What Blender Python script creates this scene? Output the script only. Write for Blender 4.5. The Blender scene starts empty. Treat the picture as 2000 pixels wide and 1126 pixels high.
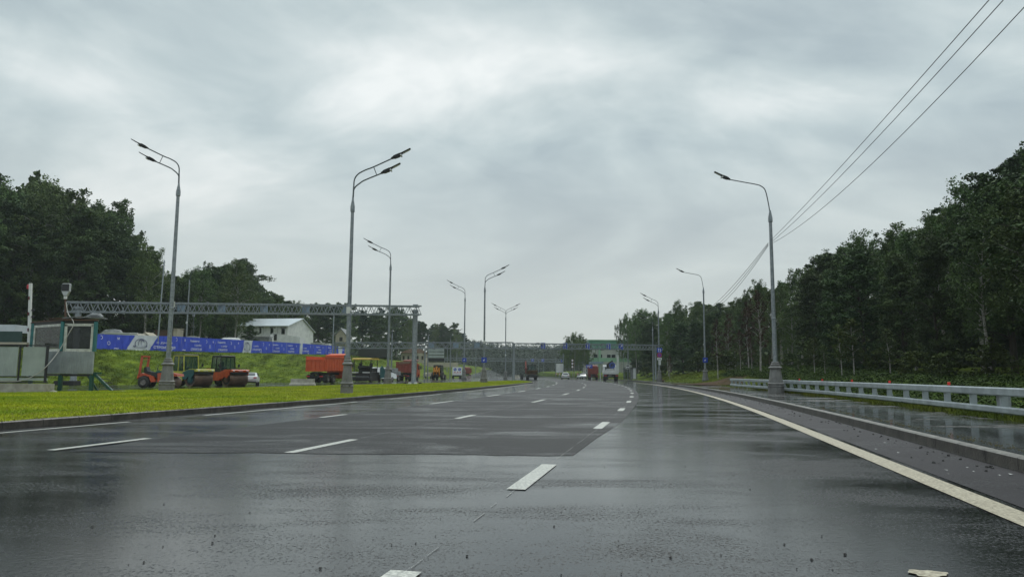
import bpy, math, random
import numpy as np
from mathutils import Vector, Matrix, Euler
random.seed(7)
SC = bpy.context.scene
COL = SC.collection
# ------------------------------------------------------------------ camera
F = 1444.0; TH = math.atan(167 / F); RO = math.radians(.4); HC = 1.2
cam = bpy.data.cameras.new('camera'); cam.sensor_width = 36; cam.lens = 36 * F / 2000; cam.clip_start = .05; cam.clip_end = 6000
co = bpy.data.objects.new('camera', cam); COL.objects.link(co)
co.matrix_world = Matrix.Translation((0, 0, HC)) @ Matrix.Rotation(math.pi / 2 + TH, 4, 'X') @ Matrix.Rotation(RO, 4, 'Z')
SC.camera = co
SC.view_settings.view_transform = 'Standard'; SC.view_settings.look = 'None'; SC.view_settings.gamma = 1; SC.view_settings.exposure = .3
SC.cycles.max_bounces = 6; SC.cycles.volume_bounces = 1; SC.cycles.transparent_max_bounces = 8
# ------------------------------------------------------------------ sky
SUN_EL, SUN_AZ = math.radians(50), math.radians(15)
W = bpy.data.worlds.new('World'); SC.world = W; W.use_nodes = True
nt = W.node_tree; nt.nodes.clear()
def N(tree, typ, **kw):
    n = tree.nodes.new(typ)
    for k, v in kw.items():
        if k[0] == 'i' and k[1:].isdigit(): n.inputs[int(k[1:])].default_value = v
        elif k in n.inputs.keys() if hasattr(n, 'inputs') else False: n.inputs[k].default_value = v
        else: setattr(n, k, v)
    return n
def L(tree, a, b): tree.links.new(a, b)
def ramp(tree, stops):
    r = tree.nodes.new('ShaderNodeValToRGB'); e = r.color_ramp.elements
    while len(e) > 1: e.remove(e[-1])
    for i, (p, c) in enumerate(stops):
        if not isinstance(c, tuple): c = (c, c, c)
        el = e[0] if i == 0 else e.new(p)
        el.position = p; el.color = (*c, 1)
    return r
def world():
    tc = N(nt, 'ShaderNodeTexCoord'); sep = N(nt, 'ShaderNodeSeparateXYZ'); L(nt, tc.outputs['Generated'], sep.inputs[0])
    zc = N(nt, 'ShaderNodeMath', operation='MAXIMUM', i1=0.0); L(nt, sep.outputs[2], zc.inputs[0])
    za = N(nt, 'ShaderNodeMath', operation='ADD', i1=.30); L(nt, zc.outputs[0], za.inputs[0])
    dx = N(nt, 'ShaderNodeMath', operation='DIVIDE'); L(nt, sep.outputs[0], dx.inputs[0]); L(nt, za.outputs[0], dx.inputs[1])
    dy = N(nt, 'ShaderNodeMath', operation='DIVIDE'); L(nt, sep.outputs[1], dy.inputs[0]); L(nt, za.outputs[0], dy.inputs[1])
    cb = N(nt, 'ShaderNodeCombineXYZ'); L(nt, dx.outputs[0], cb.inputs[0]); L(nt, dy.outputs[0], cb.inputs[1])
    mp = N(nt, 'ShaderNodeMapping'); mp.inputs['Scale'].default_value = (.85, 1.15, 1); mp.inputs['Rotation'].default_value = (0, 0, .5); mp.inputs['Location'].default_value = SKYLOC
    L(nt, cb.outputs[0], mp.inputs[0])
    n1 = N(nt, 'ShaderNodeTexNoise', Scale=1.15, Detail=8.0, Roughness=.5, Distortion=.6); L(nt, mp.outputs[0], n1.inputs[0])
    n2 = N(nt, 'ShaderNodeTexNoise', Scale=4.2, Detail=8.0, Roughness=.55, Distortion=.6); L(nt, mp.outputs[0], n2.inputs[0])
    mx = N(nt, 'ShaderNodeMath', operation='MULTIPLY_ADD', i1=.20); L(nt, n2.outputs[0], mx.inputs[0])
    m1 = N(nt, 'ShaderNodeMath', operation='MULTIPLY', i1=.80); L(nt, n1.outputs[0], m1.inputs[0]); L(nt, m1.outputs[0], mx.inputs[2])
    cr = ramp(nt, [(.38, (.33, .405, .445)), (.455, (.41, .49, .52)), (.52, (.51, .595, .61)), (.575, (.62, .695, .70)), (.66, (.86, .90, .89))])
    L(nt, mx.outputs[0], cr.inputs[0])
    # pale low band, brighter overcast towards the zenith
    hz = ramp(nt, [(0.0, 1.0), (.10, .75), (.30, 0.0)]); L(nt, zc.outputs[0], hz.inputs[0])
    mh = N(nt, 'ShaderNodeMix', data_type='RGBA'); L(nt, hz.outputs[0], mh.inputs[0]); L(nt, cr.outputs[0], mh.inputs[6]); mh.inputs[7].default_value = (.60, .635, .615, 1)
    zb = ramp(nt, [(.0, .94), (.18, 1.0), (.30, 1.0), (.48, .9), (.62, 2.4), (1.0, 3.2)]); zb.color_ramp.interpolation = 'LINEAR'
    L(nt, zc.outputs[0], zb.inputs[0])
    mm = N(nt, 'ShaderNodeMix', data_type='RGBA', blend_type='MULTIPLY'); mm.inputs[0].default_value = 1
    L(nt, mh.outputs[2], mm.inputs[6])
    zb2 = N(nt, 'ShaderNodeVectorMath', operation='SCALE'); L(nt, mm.outputs[2], zb2.inputs[0])
    mm.inputs[7].default_value = (8.9, 8.9, 8.9, 1)
    zr = N(nt, 'ShaderNodeMapRange'); zr.inputs[1].default_value = .47; zr.inputs[2].default_value = .75; zr.inputs[3].default_value = .97; zr.inputs[4].default_value = ZEN
    L(nt, zc.outputs[0], zr.inputs[0]); L(nt, zr.outputs[0], zb2.inputs[3])
    sky = N(nt, 'ShaderNodeTexSky'); sky.sky_type = 'NISHITA'; sky.sun_disc = False; sky.sun_elevation = SUN_EL; sky.sun_rotation = SUN_AZ
    ms = N(nt, 'ShaderNodeMix', data_type='RGBA'); ms.inputs[0].default_value = .05
    L(nt, zb2.outputs[0], ms.inputs[6]); L(nt, sky.outputs[0], ms.inputs[7])
    bg = N(nt, 'ShaderNodeBackground', Strength=.1); L(nt, ms.outputs[2], bg.inputs[0])
    L(nt, bg.outputs[0], N(nt, 'ShaderNodeOutputWorld').inputs[0])
HAZE = .00028; SKYLOC = (7.25, 7.0, 0); ZEN = 1.9
world()
sl = bpy.data.lights.new('sun', 'SUN'); sl.energy = .7; sl.angle = math.radians(25); sl.color = (1, .97, .92)
so = bpy.data.objects.new('sun', sl); COL.objects.link(so)
so.rotation_euler = Vector((math.sin(SUN_AZ) * math.cos(SUN_EL), math.cos(SUN_AZ) * math.cos(SUN_EL), math.sin(SUN_EL))).to_track_quat('Z', 'Y').to_euler()

# ------------------------------------------------------------------ points from the survey of the view (world coordinates)
def ray(px, py):
    x = px - 1000; y = 563 - py; c, s = math.cos(RO), math.sin(RO)
    x, y = x * c - y * s, x * s + y * c
    c, s = math.cos(TH), math.sin(TH)
    return Vector((x, F * c - y * s, F * s + y * c))
def at(px, py, z=0.):
    r = ray(px, py); return Vector((0, 0, HC)) + r * ((z - HC) / r.z)
def atd(px, py, Y):
    r = ray(px, py); return Vector((0, 0, HC)) + r * (Y / r.y)
def sstep(a, b, x): t = min(1, max(0, (x - a) / (b - a))); return t * t * (3 - 2 * t)
def interp(x, pts):
    return float(np.interp(x, [p[0] for p in pts], [p[1] for p in pts]))

# ------------------------------------------------------------------ mesh helpers
class MB:
    def __init__(s): s.v = []; s.f = []
    def add(s, vs, fs):
        o = len(s.v); s.v += [tuple(v) for v in vs]; s.f += [tuple(i + o for i in f) for f in fs]; return s
    def box(s, c, d, R=None, taper=1.0, ch=0.0):
        x, y, z = d[0] / 2, d[1] / 2, d[2] / 2
        if ch > 0:   # chamfered box
            vs = []; m = min(ch, x * .9, y * .9, z * .9)
            for sx in (-1, 1):
                for sy in (-1, 1):
                    for sz in (-1, 1):
                        vs += [(sx * (x - m), sy * (y - m), sz * z), (sx * (x - m), sy * y, sz * (z - m)), (sx * x, sy * (y - m), sz * (z - m))]
            def I(sx, sy, sz, k): return (((sx > 0) * 4 + (sy > 0) * 2 + (sz > 0)) * 3) + k
            fs = []
            for q in (-1, 1):
                fs.append([I(-1, -1, q, 0), I(1, -1, q, 0), I(1, 1, q, 0), I(-1, 1, q, 0)][::q])
                fs.append([I(-1, q, -1, 1), I(-1, q, 1, 1), I(1, q, 1, 1), I(1, q, -1, 1)][::q])
                fs.append([I(q, -1, -1, 2), I(q, 1, -1, 2), I(q, 1, 1, 2), I(q, -1, 1, 2)][::q])
            for a in (-1, 1):
                for b in (-1, 1):
                    fs.append([I(-1, a, b, 0), I(1, a, b, 0), I(1, a, b, 1), I(-1, a, b, 1)])
                    fs.append([I(a, -1, b, 0), I(a, 1, b, 0), I(a, 1, b, 2), I(a, -1, b, 2)])
                    fs.append([I(a, b, -1, 1), I(a, b, 1, 1), I(a, b, 1, 2), I(a, b, -1, 2)])
                    for q in (-1, 1): fs.append([I(a, b, q, 0), I(a, b, q, 1), I(a, b, q, 2)])
        else:
            vs = [(sx * x * (taper if sz > 0 else 1), sy * y * (taper if sz > 0 else 1), sz * z) for sx, sy, sz in
                  ((-1, -1, -1), (1, -1, -1), (1, 1, -1), (-1, 1, -1), (-1, -1, 1), (1, -1, 1), (1, 1, 1), (-1, 1, 1))]
            fs = [(0, 3, 2, 1), (4, 5, 6, 7), (0, 1, 5, 4), (1, 2, 6, 5), (2, 3, 7, 6), (3, 0, 4, 7)]
        if R is not None:
            m = Euler(R).to_matrix(); vs = [m @ Vector(v) for v in vs]
        return s.add([(v[0] + c[0], v[1] + c[1], v[2] + c[2]) for v in vs], fs)
    def tube(s, pts, r, n=8, cap=True, squash=None):
        pts = [Vector(p) for p in pts]
        if not isinstance(r, (list, tuple)): r = [r] * len(pts)
        vs = []; fs = []; up = None
        for i, p in enumerate(pts):
            t = (pts[min(i + 1, len(pts) - 1)] - pts[max(i - 1, 0)]).normalized()
            if up is None: up = Vector((0, 0, 1)) if abs(t.z) < .9 else Vector((1, 0, 0))
            a = t.cross(up).normalized(); b = a.cross(t).normalized(); up = b
            for k in range(n):
                w = 2 * math.pi * (k + .5) / n
                vs.append(p + a * math.cos(w) * r[i] + b * math.sin(w) * r[i] * (squash or 1))
        for i in range(len(pts) - 1):
            for k in range(n):
                k2 = (k + 1) % n
                fs.append((i * n + k, i * n + k2, (i + 1) * n + k2, (i + 1) * n + k))
        if cap: fs += [tuple(range(n))[::-1], tuple(range((len(pts) - 1) * n, len(pts) * n))]
        return s.add(vs, fs)
    def bar(s, a, b, w, h=None):  # square bar
        return s.tube([a, b], w * .7071 if h is None else w * .7071, 4)
    def lathe(s, prof, n=16, c=(0, 0, 0)):
        vs = []; fs = []
        for (r, z) in prof:
            for k in range(n):
                w = 2 * math.pi * (k + .5) / n; vs.append((c[0] + r * math.cos(w), c[1] + r * math.sin(w), c[2] + z))
        for i in range(len(prof) - 1):
            for k in range(n):
                k2 = (k + 1) % n; fs.append((i * n + k, i * n + k2, (i + 1) * n + k2, (i + 1) * n + k))
        fs += [tuple(range(n))[::-1], tuple(range((len(prof) - 1) * n, len(prof) * n))]
        return s.add(vs, fs)
    def prism(s, prof, y0, y1, inset=0.0):  # profile in xz extruded along y
        n = len(prof); cx = sum(p[0] for p in prof) / n; cz = sum(p[1] for p in prof) / n
        vs = [(x, y0, z) for x, z in prof] + [(x, y1, z) for x, z in prof]
        fs = [tuple(range(n)), tuple(range(n, 2 * n))[::-1]] + [(i, i + n, (i + 1) % n + n, (i + 1) % n) for i in range(n)]
        return s.add(vs, fs)
    def quad(s, a, b, c, d): return s.add([a, b, c, d], [(0, 1, 2, 3)])
    def build(s, name, mat, parent=None, smooth=True, ang=35):
        me = bpy.data.meshes.new(name); me.from_pydata(s.v, [], s.f); me.update()
        bm_fix(me)
        if smooth:
            me.shade_smooth(); me.set_sharp_from_angle(angle=math.radians(ang))
        me.materials.append(mat)
        o = bpy.data.objects.new(name, me); COL.objects.link(o)
        if parent is not None: o.parent = parent
        return o
import bmesh
def bm_fix(me):
    bm = bmesh.new(); bm.from_mesh(me); bmesh.ops.recalc_face_normals(bm, faces=bm.faces); bm.to_mesh(me); bm.free()
def npmesh(name, verts, faces, mat, parent=None, smooth=False, mi=None):
    """fast mesh from numpy arrays; faces (n,k)"""
    me = bpy.data.meshes.new(name); n, k = faces.shape
    me.vertices.add(len(verts)); me.vertices.foreach_set('co', np.asarray(verts, dtype=np.float32).ravel())
    me.loops.add(n * k); me.loops.foreach_set('vertex_index', faces.astype(np.int32).ravel())
    me.polygons.add(n); me.polygons.foreach_set('loop_start', np.arange(0, n * k, k, dtype=np.int32))
    me.update(calc_edges=True); me.validate()
    if smooth: me.shade_smooth()
    me.materials.append(mat)
    o = bpy.data.objects.new(name, me); COL.objects.link(o)
    if parent is not None: o.parent = parent
    return o
def tag(o, label=None, cat=None, group=None, kind=None):
    if label: o['label'] = label
    if cat: o['category'] = cat
    if group: o['group'] = group
    if kind: o['kind'] = kind
    return o
def empty(name, loc, rz=0, label=None, cat=None, group=None):
    o = bpy.data.objects.new(name, None); COL.objects.link(o); o.location = loc; o.rotation_euler = (0, 0, rz); o.empty_display_size = .3
    return tag(o, label, cat, group)
def grid(name, rows, mat, smooth=True, parent=None):
    """rows: list of equally long lists of points"""
    n = len(rows[0]); v = np.array([p for r in rows for p in r], dtype=np.float32)
    i = np.arange(len(rows) - 1)[:, None] * n + np.arange(n - 1)[None]; i = i.ravel()
    f = np.stack([i, i + 1, i + n + 1, i + n], 1)
    o = npmesh(name, v, f, mat, parent, smooth)
    me = o.data
    if me.polygons and sum(p.normal.z for p in list(me.polygons)[:40]) < 0: me.flip_normals()
    return o

# ------------------------------------------------------------------ materials
MATS = {}
BANKQ = (.55, 1.0)
def mat(name, col, rough=.6, metal=0., var=.15, scale=3., bump=0., bscale=None, col2=None, spec=.5, coat=0., stretch=None, orand=0., alpha=1.):
    if name in MATS: return MATS[name]
    m = bpy.data.materials.new(name); m.use_nodes = True; t = m.node_tree; b = t.nodes['Principled BSDF']
    b.inputs['Roughness'].default_value = rough; b.inputs['Metallic'].default_value = metal; b.inputs['Specular IOR Level'].default_value = spec
    b.inputs['Coat Weight'].default_value = coat; b.inputs['Coat Roughness'].default_value = .08
    tc = N(t, 'ShaderNodeTexCoord'); vec = tc.outputs['Object']
    if stretch:
        mp = N(t, 'ShaderNodeMapping'); mp.inputs['Scale'].default_value = stretch; L(t, vec, mp.inputs[0]); vec = mp.outputs[0]
    nz = N(t, 'ShaderNodeTexNoise', Scale=scale, Detail=6.0, Roughness=.6); L(t, vec, nz.inputs[0])
    c2 = col2 or tuple(c * (1 - var) for c in col)
    c1 = col if col2 else tuple(min(1, c * (1 + var * .6)) for c in col)
    cr = ramp(t, [(.35, c2), (.65, c1)]); L(t, nz.outputs[0], cr.inputs[0]); out = cr.outputs[0]
    if orand:
        oi = N(t, 'ShaderNodeObjectInfo'); hs = N(t, 'ShaderNodeHueSaturation')
        mr = N(t, 'ShaderNodeMapRange'); mr.inputs[3].default_value = 1 - orand; mr.inputs[4].default_value = 1 + orand
        L(t, oi.outputs['Random'], mr.inputs[0]); L(t, mr.outputs[0], hs.inputs['Value'])
        mr2 = N(t, 'ShaderNodeMapRange'); mr2.inputs[3].default_value = .5 - orand * .08; mr2.inputs[4].default_value = .5 + orand * .05
        sc_ = N(t, 'ShaderNodeMath', operation='FRACT'); mu = N(t, 'ShaderNodeMath', operation='MULTIPLY', i1=7.31); L(t, oi.outputs['Random'], mu.inputs[0]); L(t, mu.outputs[0], sc_.inputs[0])
        L(t, sc_.outputs[0], mr2.inputs[0]); L(t, mr2.outputs[0], hs.inputs['Hue']); L(t, out, hs.inputs['Color']); out = hs.outputs[0]
    L(t, out, b.inputs['Base Color'])
    if bump:
        nb = N(t, 'ShaderNodeTexNoise', Scale=bscale or scale * 6, Detail=4.0); L(t, vec, nb.inputs[0])
        bp = N(t, 'ShaderNodeBump', Strength=bump, Distance=.02); L(t, nb.outputs[0], bp.inputs['Height']); L(t, bp.outputs[0], b.inputs['Normal'])
    b.inputs['Alpha'].default_value = alpha
    MATS[name] = m; return m
def asphalt(name, base, cover, rough_dry, film=.05, agg=.6, tint=(1, 1, 1.05), spec_dry=.3, rip=.12, fine=.5, fscale=20., filmdark=.5, fspec=.78):
    """wet asphalt: a water film (smooth, strongly reflecting) broken by standing-proud aggregate (rough, dark).
    cover = share of the surface under the film"""
    m = bpy.data.materials.new(name); m.use_nodes = True; t = m.node_tree; b = t.nodes['Principled BSDF']
    tc = N(t, 'ShaderNodeTexCoord'); v = tc.outputs['Object']
    mp = N(t, 'ShaderNodeMapping'); mp.inputs['Rotation'].default_value = (0, 0, .21); mp.inputs['Scale'].default_value = (.55, 1.3, 1); L(t, v, mp.inputs[0])
    mpf = N(t, 'ShaderNodeMapping'); mpf.inputs['Rotation'].default_value = (0, 0, .21); mpf.inputs['Scale'].default_value = (1, .7, 1); L(t, v, mpf.inputs[0])
    n1 = N(t, 'ShaderNodeTexNoise', Scale=.42, Detail=7.0, Roughness=.72, Distortion=.4); L(t, mp.outputs[0], n1.inputs[0])
    nf = N(t, 'ShaderNodeTexNoise', Scale=fscale, Detail=8.0, Roughness=.8, Distortion=.1); L(t, mpf.outputs[0], nf.inputs[0])
    a1 = N(t, 'ShaderNodeMath', operation='MULTIPLY', i1=1 - fine); L(t, n1.outputs[0], a1.inputs[0])
    a2 = N(t, 'ShaderNodeMath', operation='MULTIPLY_ADD', i1=fine); L(t, nf.outputs[0], a2.inputs[0]); L(t, a1.outputs[0], a2.inputs[2])
    th = .5 + (.5 - cover) * .30
    w = N(t, 'ShaderNodeMapRange'); w.inputs[1].default_value = th - .035; w.inputs[2].default_value = th + .035; L(t, a2.outputs[0], w.inputs[0])
    def lerpn(lo, hi, sock):
        r = N(t, 'ShaderNodeMapRange'); r.inputs[3].default_value = lo; r.inputs[4].default_value = hi; L(t, w.outputs[0], r.inputs[0]); L(t, r.outputs[0], sock)
    lerpn(rough_dry, film, b.inputs['Roughness']); lerpn(spec_dry, fspec, b.inputs['Specular IOR Level'])
    n2 = N(t, 'ShaderNodeTexNoise', Scale=60.0, Detail=3.0, Roughness=.6); L(t, v, n2.inputs[0])
    cr = ramp(t, [(.3, tuple(base * .35 * k for k in tint)), (.6, tuple(base * k for k in tint)), (.74, tuple(base * 2.6 * k for k in tint))]); L(t, n2.outputs[0], cr.inputs[0])
    n4 = N(t, 'ShaderNodeTexNoise', Scale=.8, Detail=5.0); L(t, v, n4.inputs[0])
    c4 = ramp(t, [(.35, .7), (.65, 1.2)]); L(t, n4.outputs[0], c4.inputs[0])
    mc = N(t, 'ShaderNodeMix', data_type='RGBA', blend_type='MULTIPLY'); mc.inputs[0].default_value = 1; L(t, cr.outputs[0], mc.inputs[6]); L(t, c4.outputs[0], mc.inputs[7])
    fd = N(t, 'ShaderNodeMapRange'); fd.inputs[3].default_value = 1.0; fd.inputs[4].default_value = filmdark; L(t, w.outputs[0], fd.inputs[0])
    vs_ = N(t, 'ShaderNodeVectorMath', operation='SCALE'); L(t, mc.outputs[2], vs_.inputs[0]); L(t, fd.outputs[0], vs_.inputs[3]); L(t, vs_.outputs[0], b.inputs['Base Color'])
    vo = N(t, 'ShaderNodeTexVoronoi', Scale=75.0); L(t, v, vo.inputs[0])
    n3 = N(t, 'ShaderNodeTexNoise', Scale=24.0, Detail=5.0, Roughness=.7); L(t, mp.outputs[0], n3.inputs[0])
    b1 = N(t, 'ShaderNodeBump', Distance=.006); L(t, vo.outputs[0], b1.inputs['Height']); lerpn(agg, agg * .035, b1.inputs['Strength'])
    b2 = N(t, 'ShaderNodeBump', Distance=.02); L(t, n3.outputs[0], b2.inputs['Height']); lerpn(.3, rip, b2.inputs['Strength']); L(t, b1.outputs[0], b2.inputs['Normal'])
    L(t, b2.outputs[0], b.inputs['Normal']); b.inputs['IOR'].default_value = 1.45
    return m
def leafmat(name, ca, cb, rand=.25, scale=.5):
    m = mat(name, ca, rough=.7, col2=cb, scale=scale, orand=rand, spec=.12)
    return m
M = dict(
 asphalt=asphalt('wet_asphalt', .021, .60, .36, .06, .8, spec_dry=.14, rip=.075, fine=.60, fscale=38., fspec=.95),
 patch=asphalt('coarse_asphalt', .017, .30, .48, .10, 1.0, spec_dry=.15, rip=.12, fine=.5, fscale=34., fspec=.9),
 road2=asphalt('wet_side_asphalt', .04, .6, .34, .06, .4, rip=.06),
 walk=asphalt('wet_pavement', .085, .62, .4, .02, .3, (1.08, 1.0, .94), rip=.03, fine=.34, fscale=5., filmdark=.25, fspec=.6),
 paint=mat('worn_road_paint', (.66, .65, .58), .42, scale=38, col2=(.26, .26, .24)),
 paint_y=mat('dirty_edge_paint', (.56, .50, .37), .45, scale=34, col2=(.20, .16, .10), bump=.3, bscale=40),
 seam=mat('chalk_seam', (.42, .42, .40), .5, scale=30, col2=(.07, .07, .07)),
 kerb=mat('wet_kerb', (.10, .088, .075), .38, scale=4, col2=(.038, .034, .03), bump=.4, bscale=30),
 kerbtop=mat('kerb_top', (.24, .225, .2), .4, scale=5, col2=(.13, .12, .105)),
 dirt=mat('wet_soil', (.10, .06, .035), .9, scale=1.2, spec=.08, col2=(.045, .030, .02), bump=.6, bscale=8),
 grass=mat('lawn_base', (.22, .22, .02), .9, spec=.05, scale=.9, col2=(.10, .10, .022), bump=.5, bscale=14),
 blade=mat('lawn_blades', (.43, .46, .024), .7, scale=.3, col2=(.20, .30, .02), spec=.08),
 bank=mat('bank_grass', (.15, .20, .018), .9, spec=.05, scale=.6, col2=(.05, .08, .012), bump=.8, bscale=9),
 bblade=mat('bank_blades', (.16, .20, .018), .8, scale=.3, col2=(.07, .115, .012), spec=.05),
 verge=mat('verge_grass', (.17, .17, .03), .85, scale=.5, col2=(.08, .105, .02), bump=.6, bscale=10),
 floor=mat('forest_floor', (.03, .034, .016), .9, scale=.5, col2=(.016, .018, .01)),
 steel=mat('galvanised_steel', (.30, .325, .34), .42, .35, scale=7, col2=(.18, .20, .215), bump=.1, bscale=30),
 steeld=mat('dark_galvanised_steel', (.14, .155, .165), .45, .35, scale=6, col2=(.085, .095, .1)),
 rail=mat('rail_paint', (.40, .445, .465), .38, .15, scale=2.2, col2=(.25, .28, .295), bump=.08, bscale=30),
 cast=mat('grey_cast_base', (.20, .195, .185), .55, scale=3, col2=(.13, .125, .12), bump=.15, bscale=20),
 black=mat('black_plastic', (.016, .017, .019), .4, scale=5),
 dark=mat('dark_chassis', (.03, .029, .028), .6, scale=4, col2=(.014, .014, .014)),
 rubber=mat('tyre_rubber', (.022, .021, .02), .8, scale=6, col2=(.04, .036, .03)),
 rim=mat('wheel_rim', (.22, .2, .18), .5, .3, scale=6),
 glass=mat('dark_glass', (.015, .022, .022), .12, scale=2, spec=.4, alpha=.72),
 glasst=mat('teal_cab_glass', (.03, .08, .07), .08, scale=2, spec=.6, alpha=.55),
 lens=mat('pale_lens', (.75, .76, .74), .2, scale=8),
 orange=mat('orange_paint', (.60, .085, .018), .35, scale=2.5, col2=(.42, .055, .015), coat=.3),
 orangetruck=mat('dirty_orange_steel', (.64, .11, .03), .55, scale=1.6, col2=(.52, .08, .022)),
 redtruck=mat('dull_red_steel', (.28, .055, .035), .6, scale=1.5, col2=(.17, .035, .025)),
 amber=mat('amber_paint', (.68, .27, .03), .4, scale=3, col2=(.48, .18, .02)),
 yellow=mat('pale_yellow_paint', (.58, .56, .08), .4, scale=3, col2=(.44, .42, .06)),
 canopy=mat('canopy_yellow', (.58, .38, .05), .5, scale=2, col2=(.42, .27, .04)),
 teal=mat('teal_paint', (.012, .10, .105), .4, scale=3, col2=(.01, .07, .075)),
 rust=mat('rusty_drum', (.17, .10, .065), .5, .3, scale=2.2, col2=(.085, .052, .038), bump=.3, bscale=14),
 white=mat('white_paint', (.72, .73, .73), .3, scale=2, col2=(.6, .61, .61), coat=.3),
 offwhite=mat('off_white_sheet', (.74, .74, .71), .6, scale=1.2, col2=(.58, .58, .56)),
 cream=mat('cream_render', (.48, .43, .32), .8, scale=.8, col2=(.36, .32, .25)),
 blue=mat('banner_blue', (.065, .11, .60), .6, scale=.7, col2=(.05, .08, .50), spec=.15),
 bwhite=mat('banner_white', (.60, .62, .66), .6, scale=.9, col2=(.50, .52, .56)),
 navy=mat('banner_navy_line', (.02, .025, .12), .6),
 signblue=mat('sign_blue', (.02, .06, .42), .35, var=.1), signwhite=mat('sign_white', (.78, .79, .80), .4, var=.05),
 signback=mat('sign_back', (.26, .34, .42), .45, .3, scale=5), signred=mat('sign_red', (.55, .03, .05), .4, var=.1),
 reflector=mat('red_reflector', (.75, .03, .02), .3, var=.1),
 carblue=mat('blue_paint', (.03, .07, .30), .35, coat=.3), carsilver=mat('silver_paint', (.45, .47, .47), .3, .3, coat=.3),
 boothteal=mat('booth_teal', (.03, .17, .17), .5, scale=4, col2=(.02, .11, .11)), boothgreen=mat('booth_green', (.015, .085, .06), .5, scale=4, col2=(.01, .055, .04)),
 siding=mat('grey_siding', (.36, .39, .39), .5, .1, scale=1.5, col2=(.25, .275, .275)), frame=mat('window_frame', (.66, .66, .60), .6, scale=4, col2=(.4, .4, .35)),
 panel=mat('pale_panel', (.40, .45, .41), .5, scale=1.1, col2=(.30, .34, .31)), concrete=mat('pale_concrete', (.42, .40, .33), .8, scale=2.5, col2=(.28, .26, .21), bump=.4, bscale=25),
 brown=mat('brown_wood', (.10, .05, .03), .7, scale=6), roofsheet=mat('pale_roof_sheet', (.62, .66, .68), .35, .3, scale=.8, col2=(.52, .56, .58)),
 greenroof=mat('green_cladding', (.09, .26, .18), .5, scale=.6, col2=(.07, .22, .15)), palegreen=mat('pale_green_cladding', (.24, .42, .27), .6, scale=.6),
 greywall=mat('pale_grey_wall', (.46, .46, .42), .7, scale=.5, col2=(.4, .4, .37)),
 bark=mat('dark_bark', (.055, .042, .032), .9, scale=5, col2=(.03, .023, .018), stretch=(1, 1, .25)), birch=mat('birch_bark', (.46, .44, .40), .8, scale=4, col2=(.14, .12, .11), stretch=(1, 1, 2.5)),
 leaf1=leafmat('birch_leaves', (.120, .178, .056), (.055, .092, .034)), leaf2=leafmat('dark_leaves', (.085, .130, .047), (.037, .062, .028)),
 leaf3=leafmat('pine_needles', (.048, .085, .044), (.022, .043, .027)), leaf4=leafmat('dry_brown_leaves', (.075, .042, .026), (.04, .024, .016)),
 leaf5=leafmat('fresh_leaves', (.085, .115, .03), (.045, .07, .02)),
 fern=mat('fern_leaves', (.075, .12, .022), .75, scale=.9, col2=(.022, .038, .012), spec=.08),
 stone=mat('dark_grit', (.03, .028, .026), .6), cable=mat('cable_black', (.02, .02, .022), .5), wirew=mat('pale_cable', (.42, .40, .36), .6),
 tarp=mat('grey_tarpaulin', (.26, .27, .27), .6, scale=2, col2=(.14, .145, .15)), fencegreen=mat('dark_green_fence', (.025, .06, .05), .6),
)

def streak(m, lo=.42, hi=1.12):
    """mowing rows: grass tone and ridge shade put into the colour in slanting rows on the slope"""
    t = m.node_tree; b = t.nodes['Principled BSDF']; src = b.inputs['Base Color'].links[0].from_socket
    tc = N(t, 'ShaderNodeTexCoord'); sp = N(t, 'ShaderNodeSeparateXYZ'); L(t, tc.outputs['Object'], sp.inputs[0])
    q = N(t, 'ShaderNodeMath', operation='MULTIPLY_ADD', i1=.50); L(t, sp.outputs[0], q.inputs[0]); L(t, sp.outputs[2], q.inputs[2])
    q2 = N(t, 'ShaderNodeMath', operation='MULTIPLY', i1=1.5); L(t, q.outputs[0], q2.inputs[0]); x2 = N(t, 'ShaderNodeMath', operation='MULTIPLY', i1=.16); L(t, sp.outputs[0], x2.inputs[0])
    cb = N(t, 'ShaderNodeCombineXYZ'); L(t, q2.outputs[0], cb.inputs[0]); L(t, x2.outputs[0], cb.inputs[1])
    nz = N(t, 'ShaderNodeTexNoise', Scale=1.0, Detail=3.0, Roughness=.6); L(t, cb.outputs[0], nz.inputs[0]); cr = ramp(t, [(.36, lo), (.56, hi)]); L(t, nz.outputs[0], cr.inputs[0])  # darker rows carry ridge shade as well as grass tone in the colour
    mx = N(t, 'ShaderNodeMix', data_type='RGBA', blend_type='MULTIPLY'); mx.inputs[0].default_value = 1; L(t, src, mx.inputs[6]); L(t, cr.outputs[0], mx.inputs[7]); L(t, mx.outputs[2], b.inputs['Base Color'])
streak(M['bblade']); streak(M['bank'], .55, 1.05)
# ------------------------------------------------------------------ road geometry: lane line A is the reference, u = offset to its right
_Y = np.arange(-60, 620.01, .5)
def _sl(y):
    if y < 18: return .212
    if y < 175: return .212 * (1 - (y - 18) / 122)
    return -.061
_X = np.zeros(len(_Y)); k0 = int((7.5 + 60) / .5)
for i in range(k0 + 1, len(_Y)): _X[i] = _X[i - 1] + .5 * _sl(_Y[i] - .25)
for i in range(k0 - 1, -1, -1): _X[i] = _X[i + 1] - .5 * _sl(_Y[i] + .25)
_X += .07
def AX(y): return float(np.interp(y, _Y, _X))
def R(y, u, z=0.):  # point at station y, offset u
    s = _sl(y); n = math.hypot(1, s)
    return (AX(y) + u / n, y - u * s / n, z)
def zl(y): return -.22 + .22 * sstep(68, 98, y) + .02 * max(0, min(y, 420) - 225)
def kerb_u(y): return 5.9 + .045 * max(0, y - 95) if y < 260 else 13.3
YS = list(np.arange(-40, 60, 2.)) + list(np.arange(60, 200, 4.)) + list(np.arange(200, 601, 12.))
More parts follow.
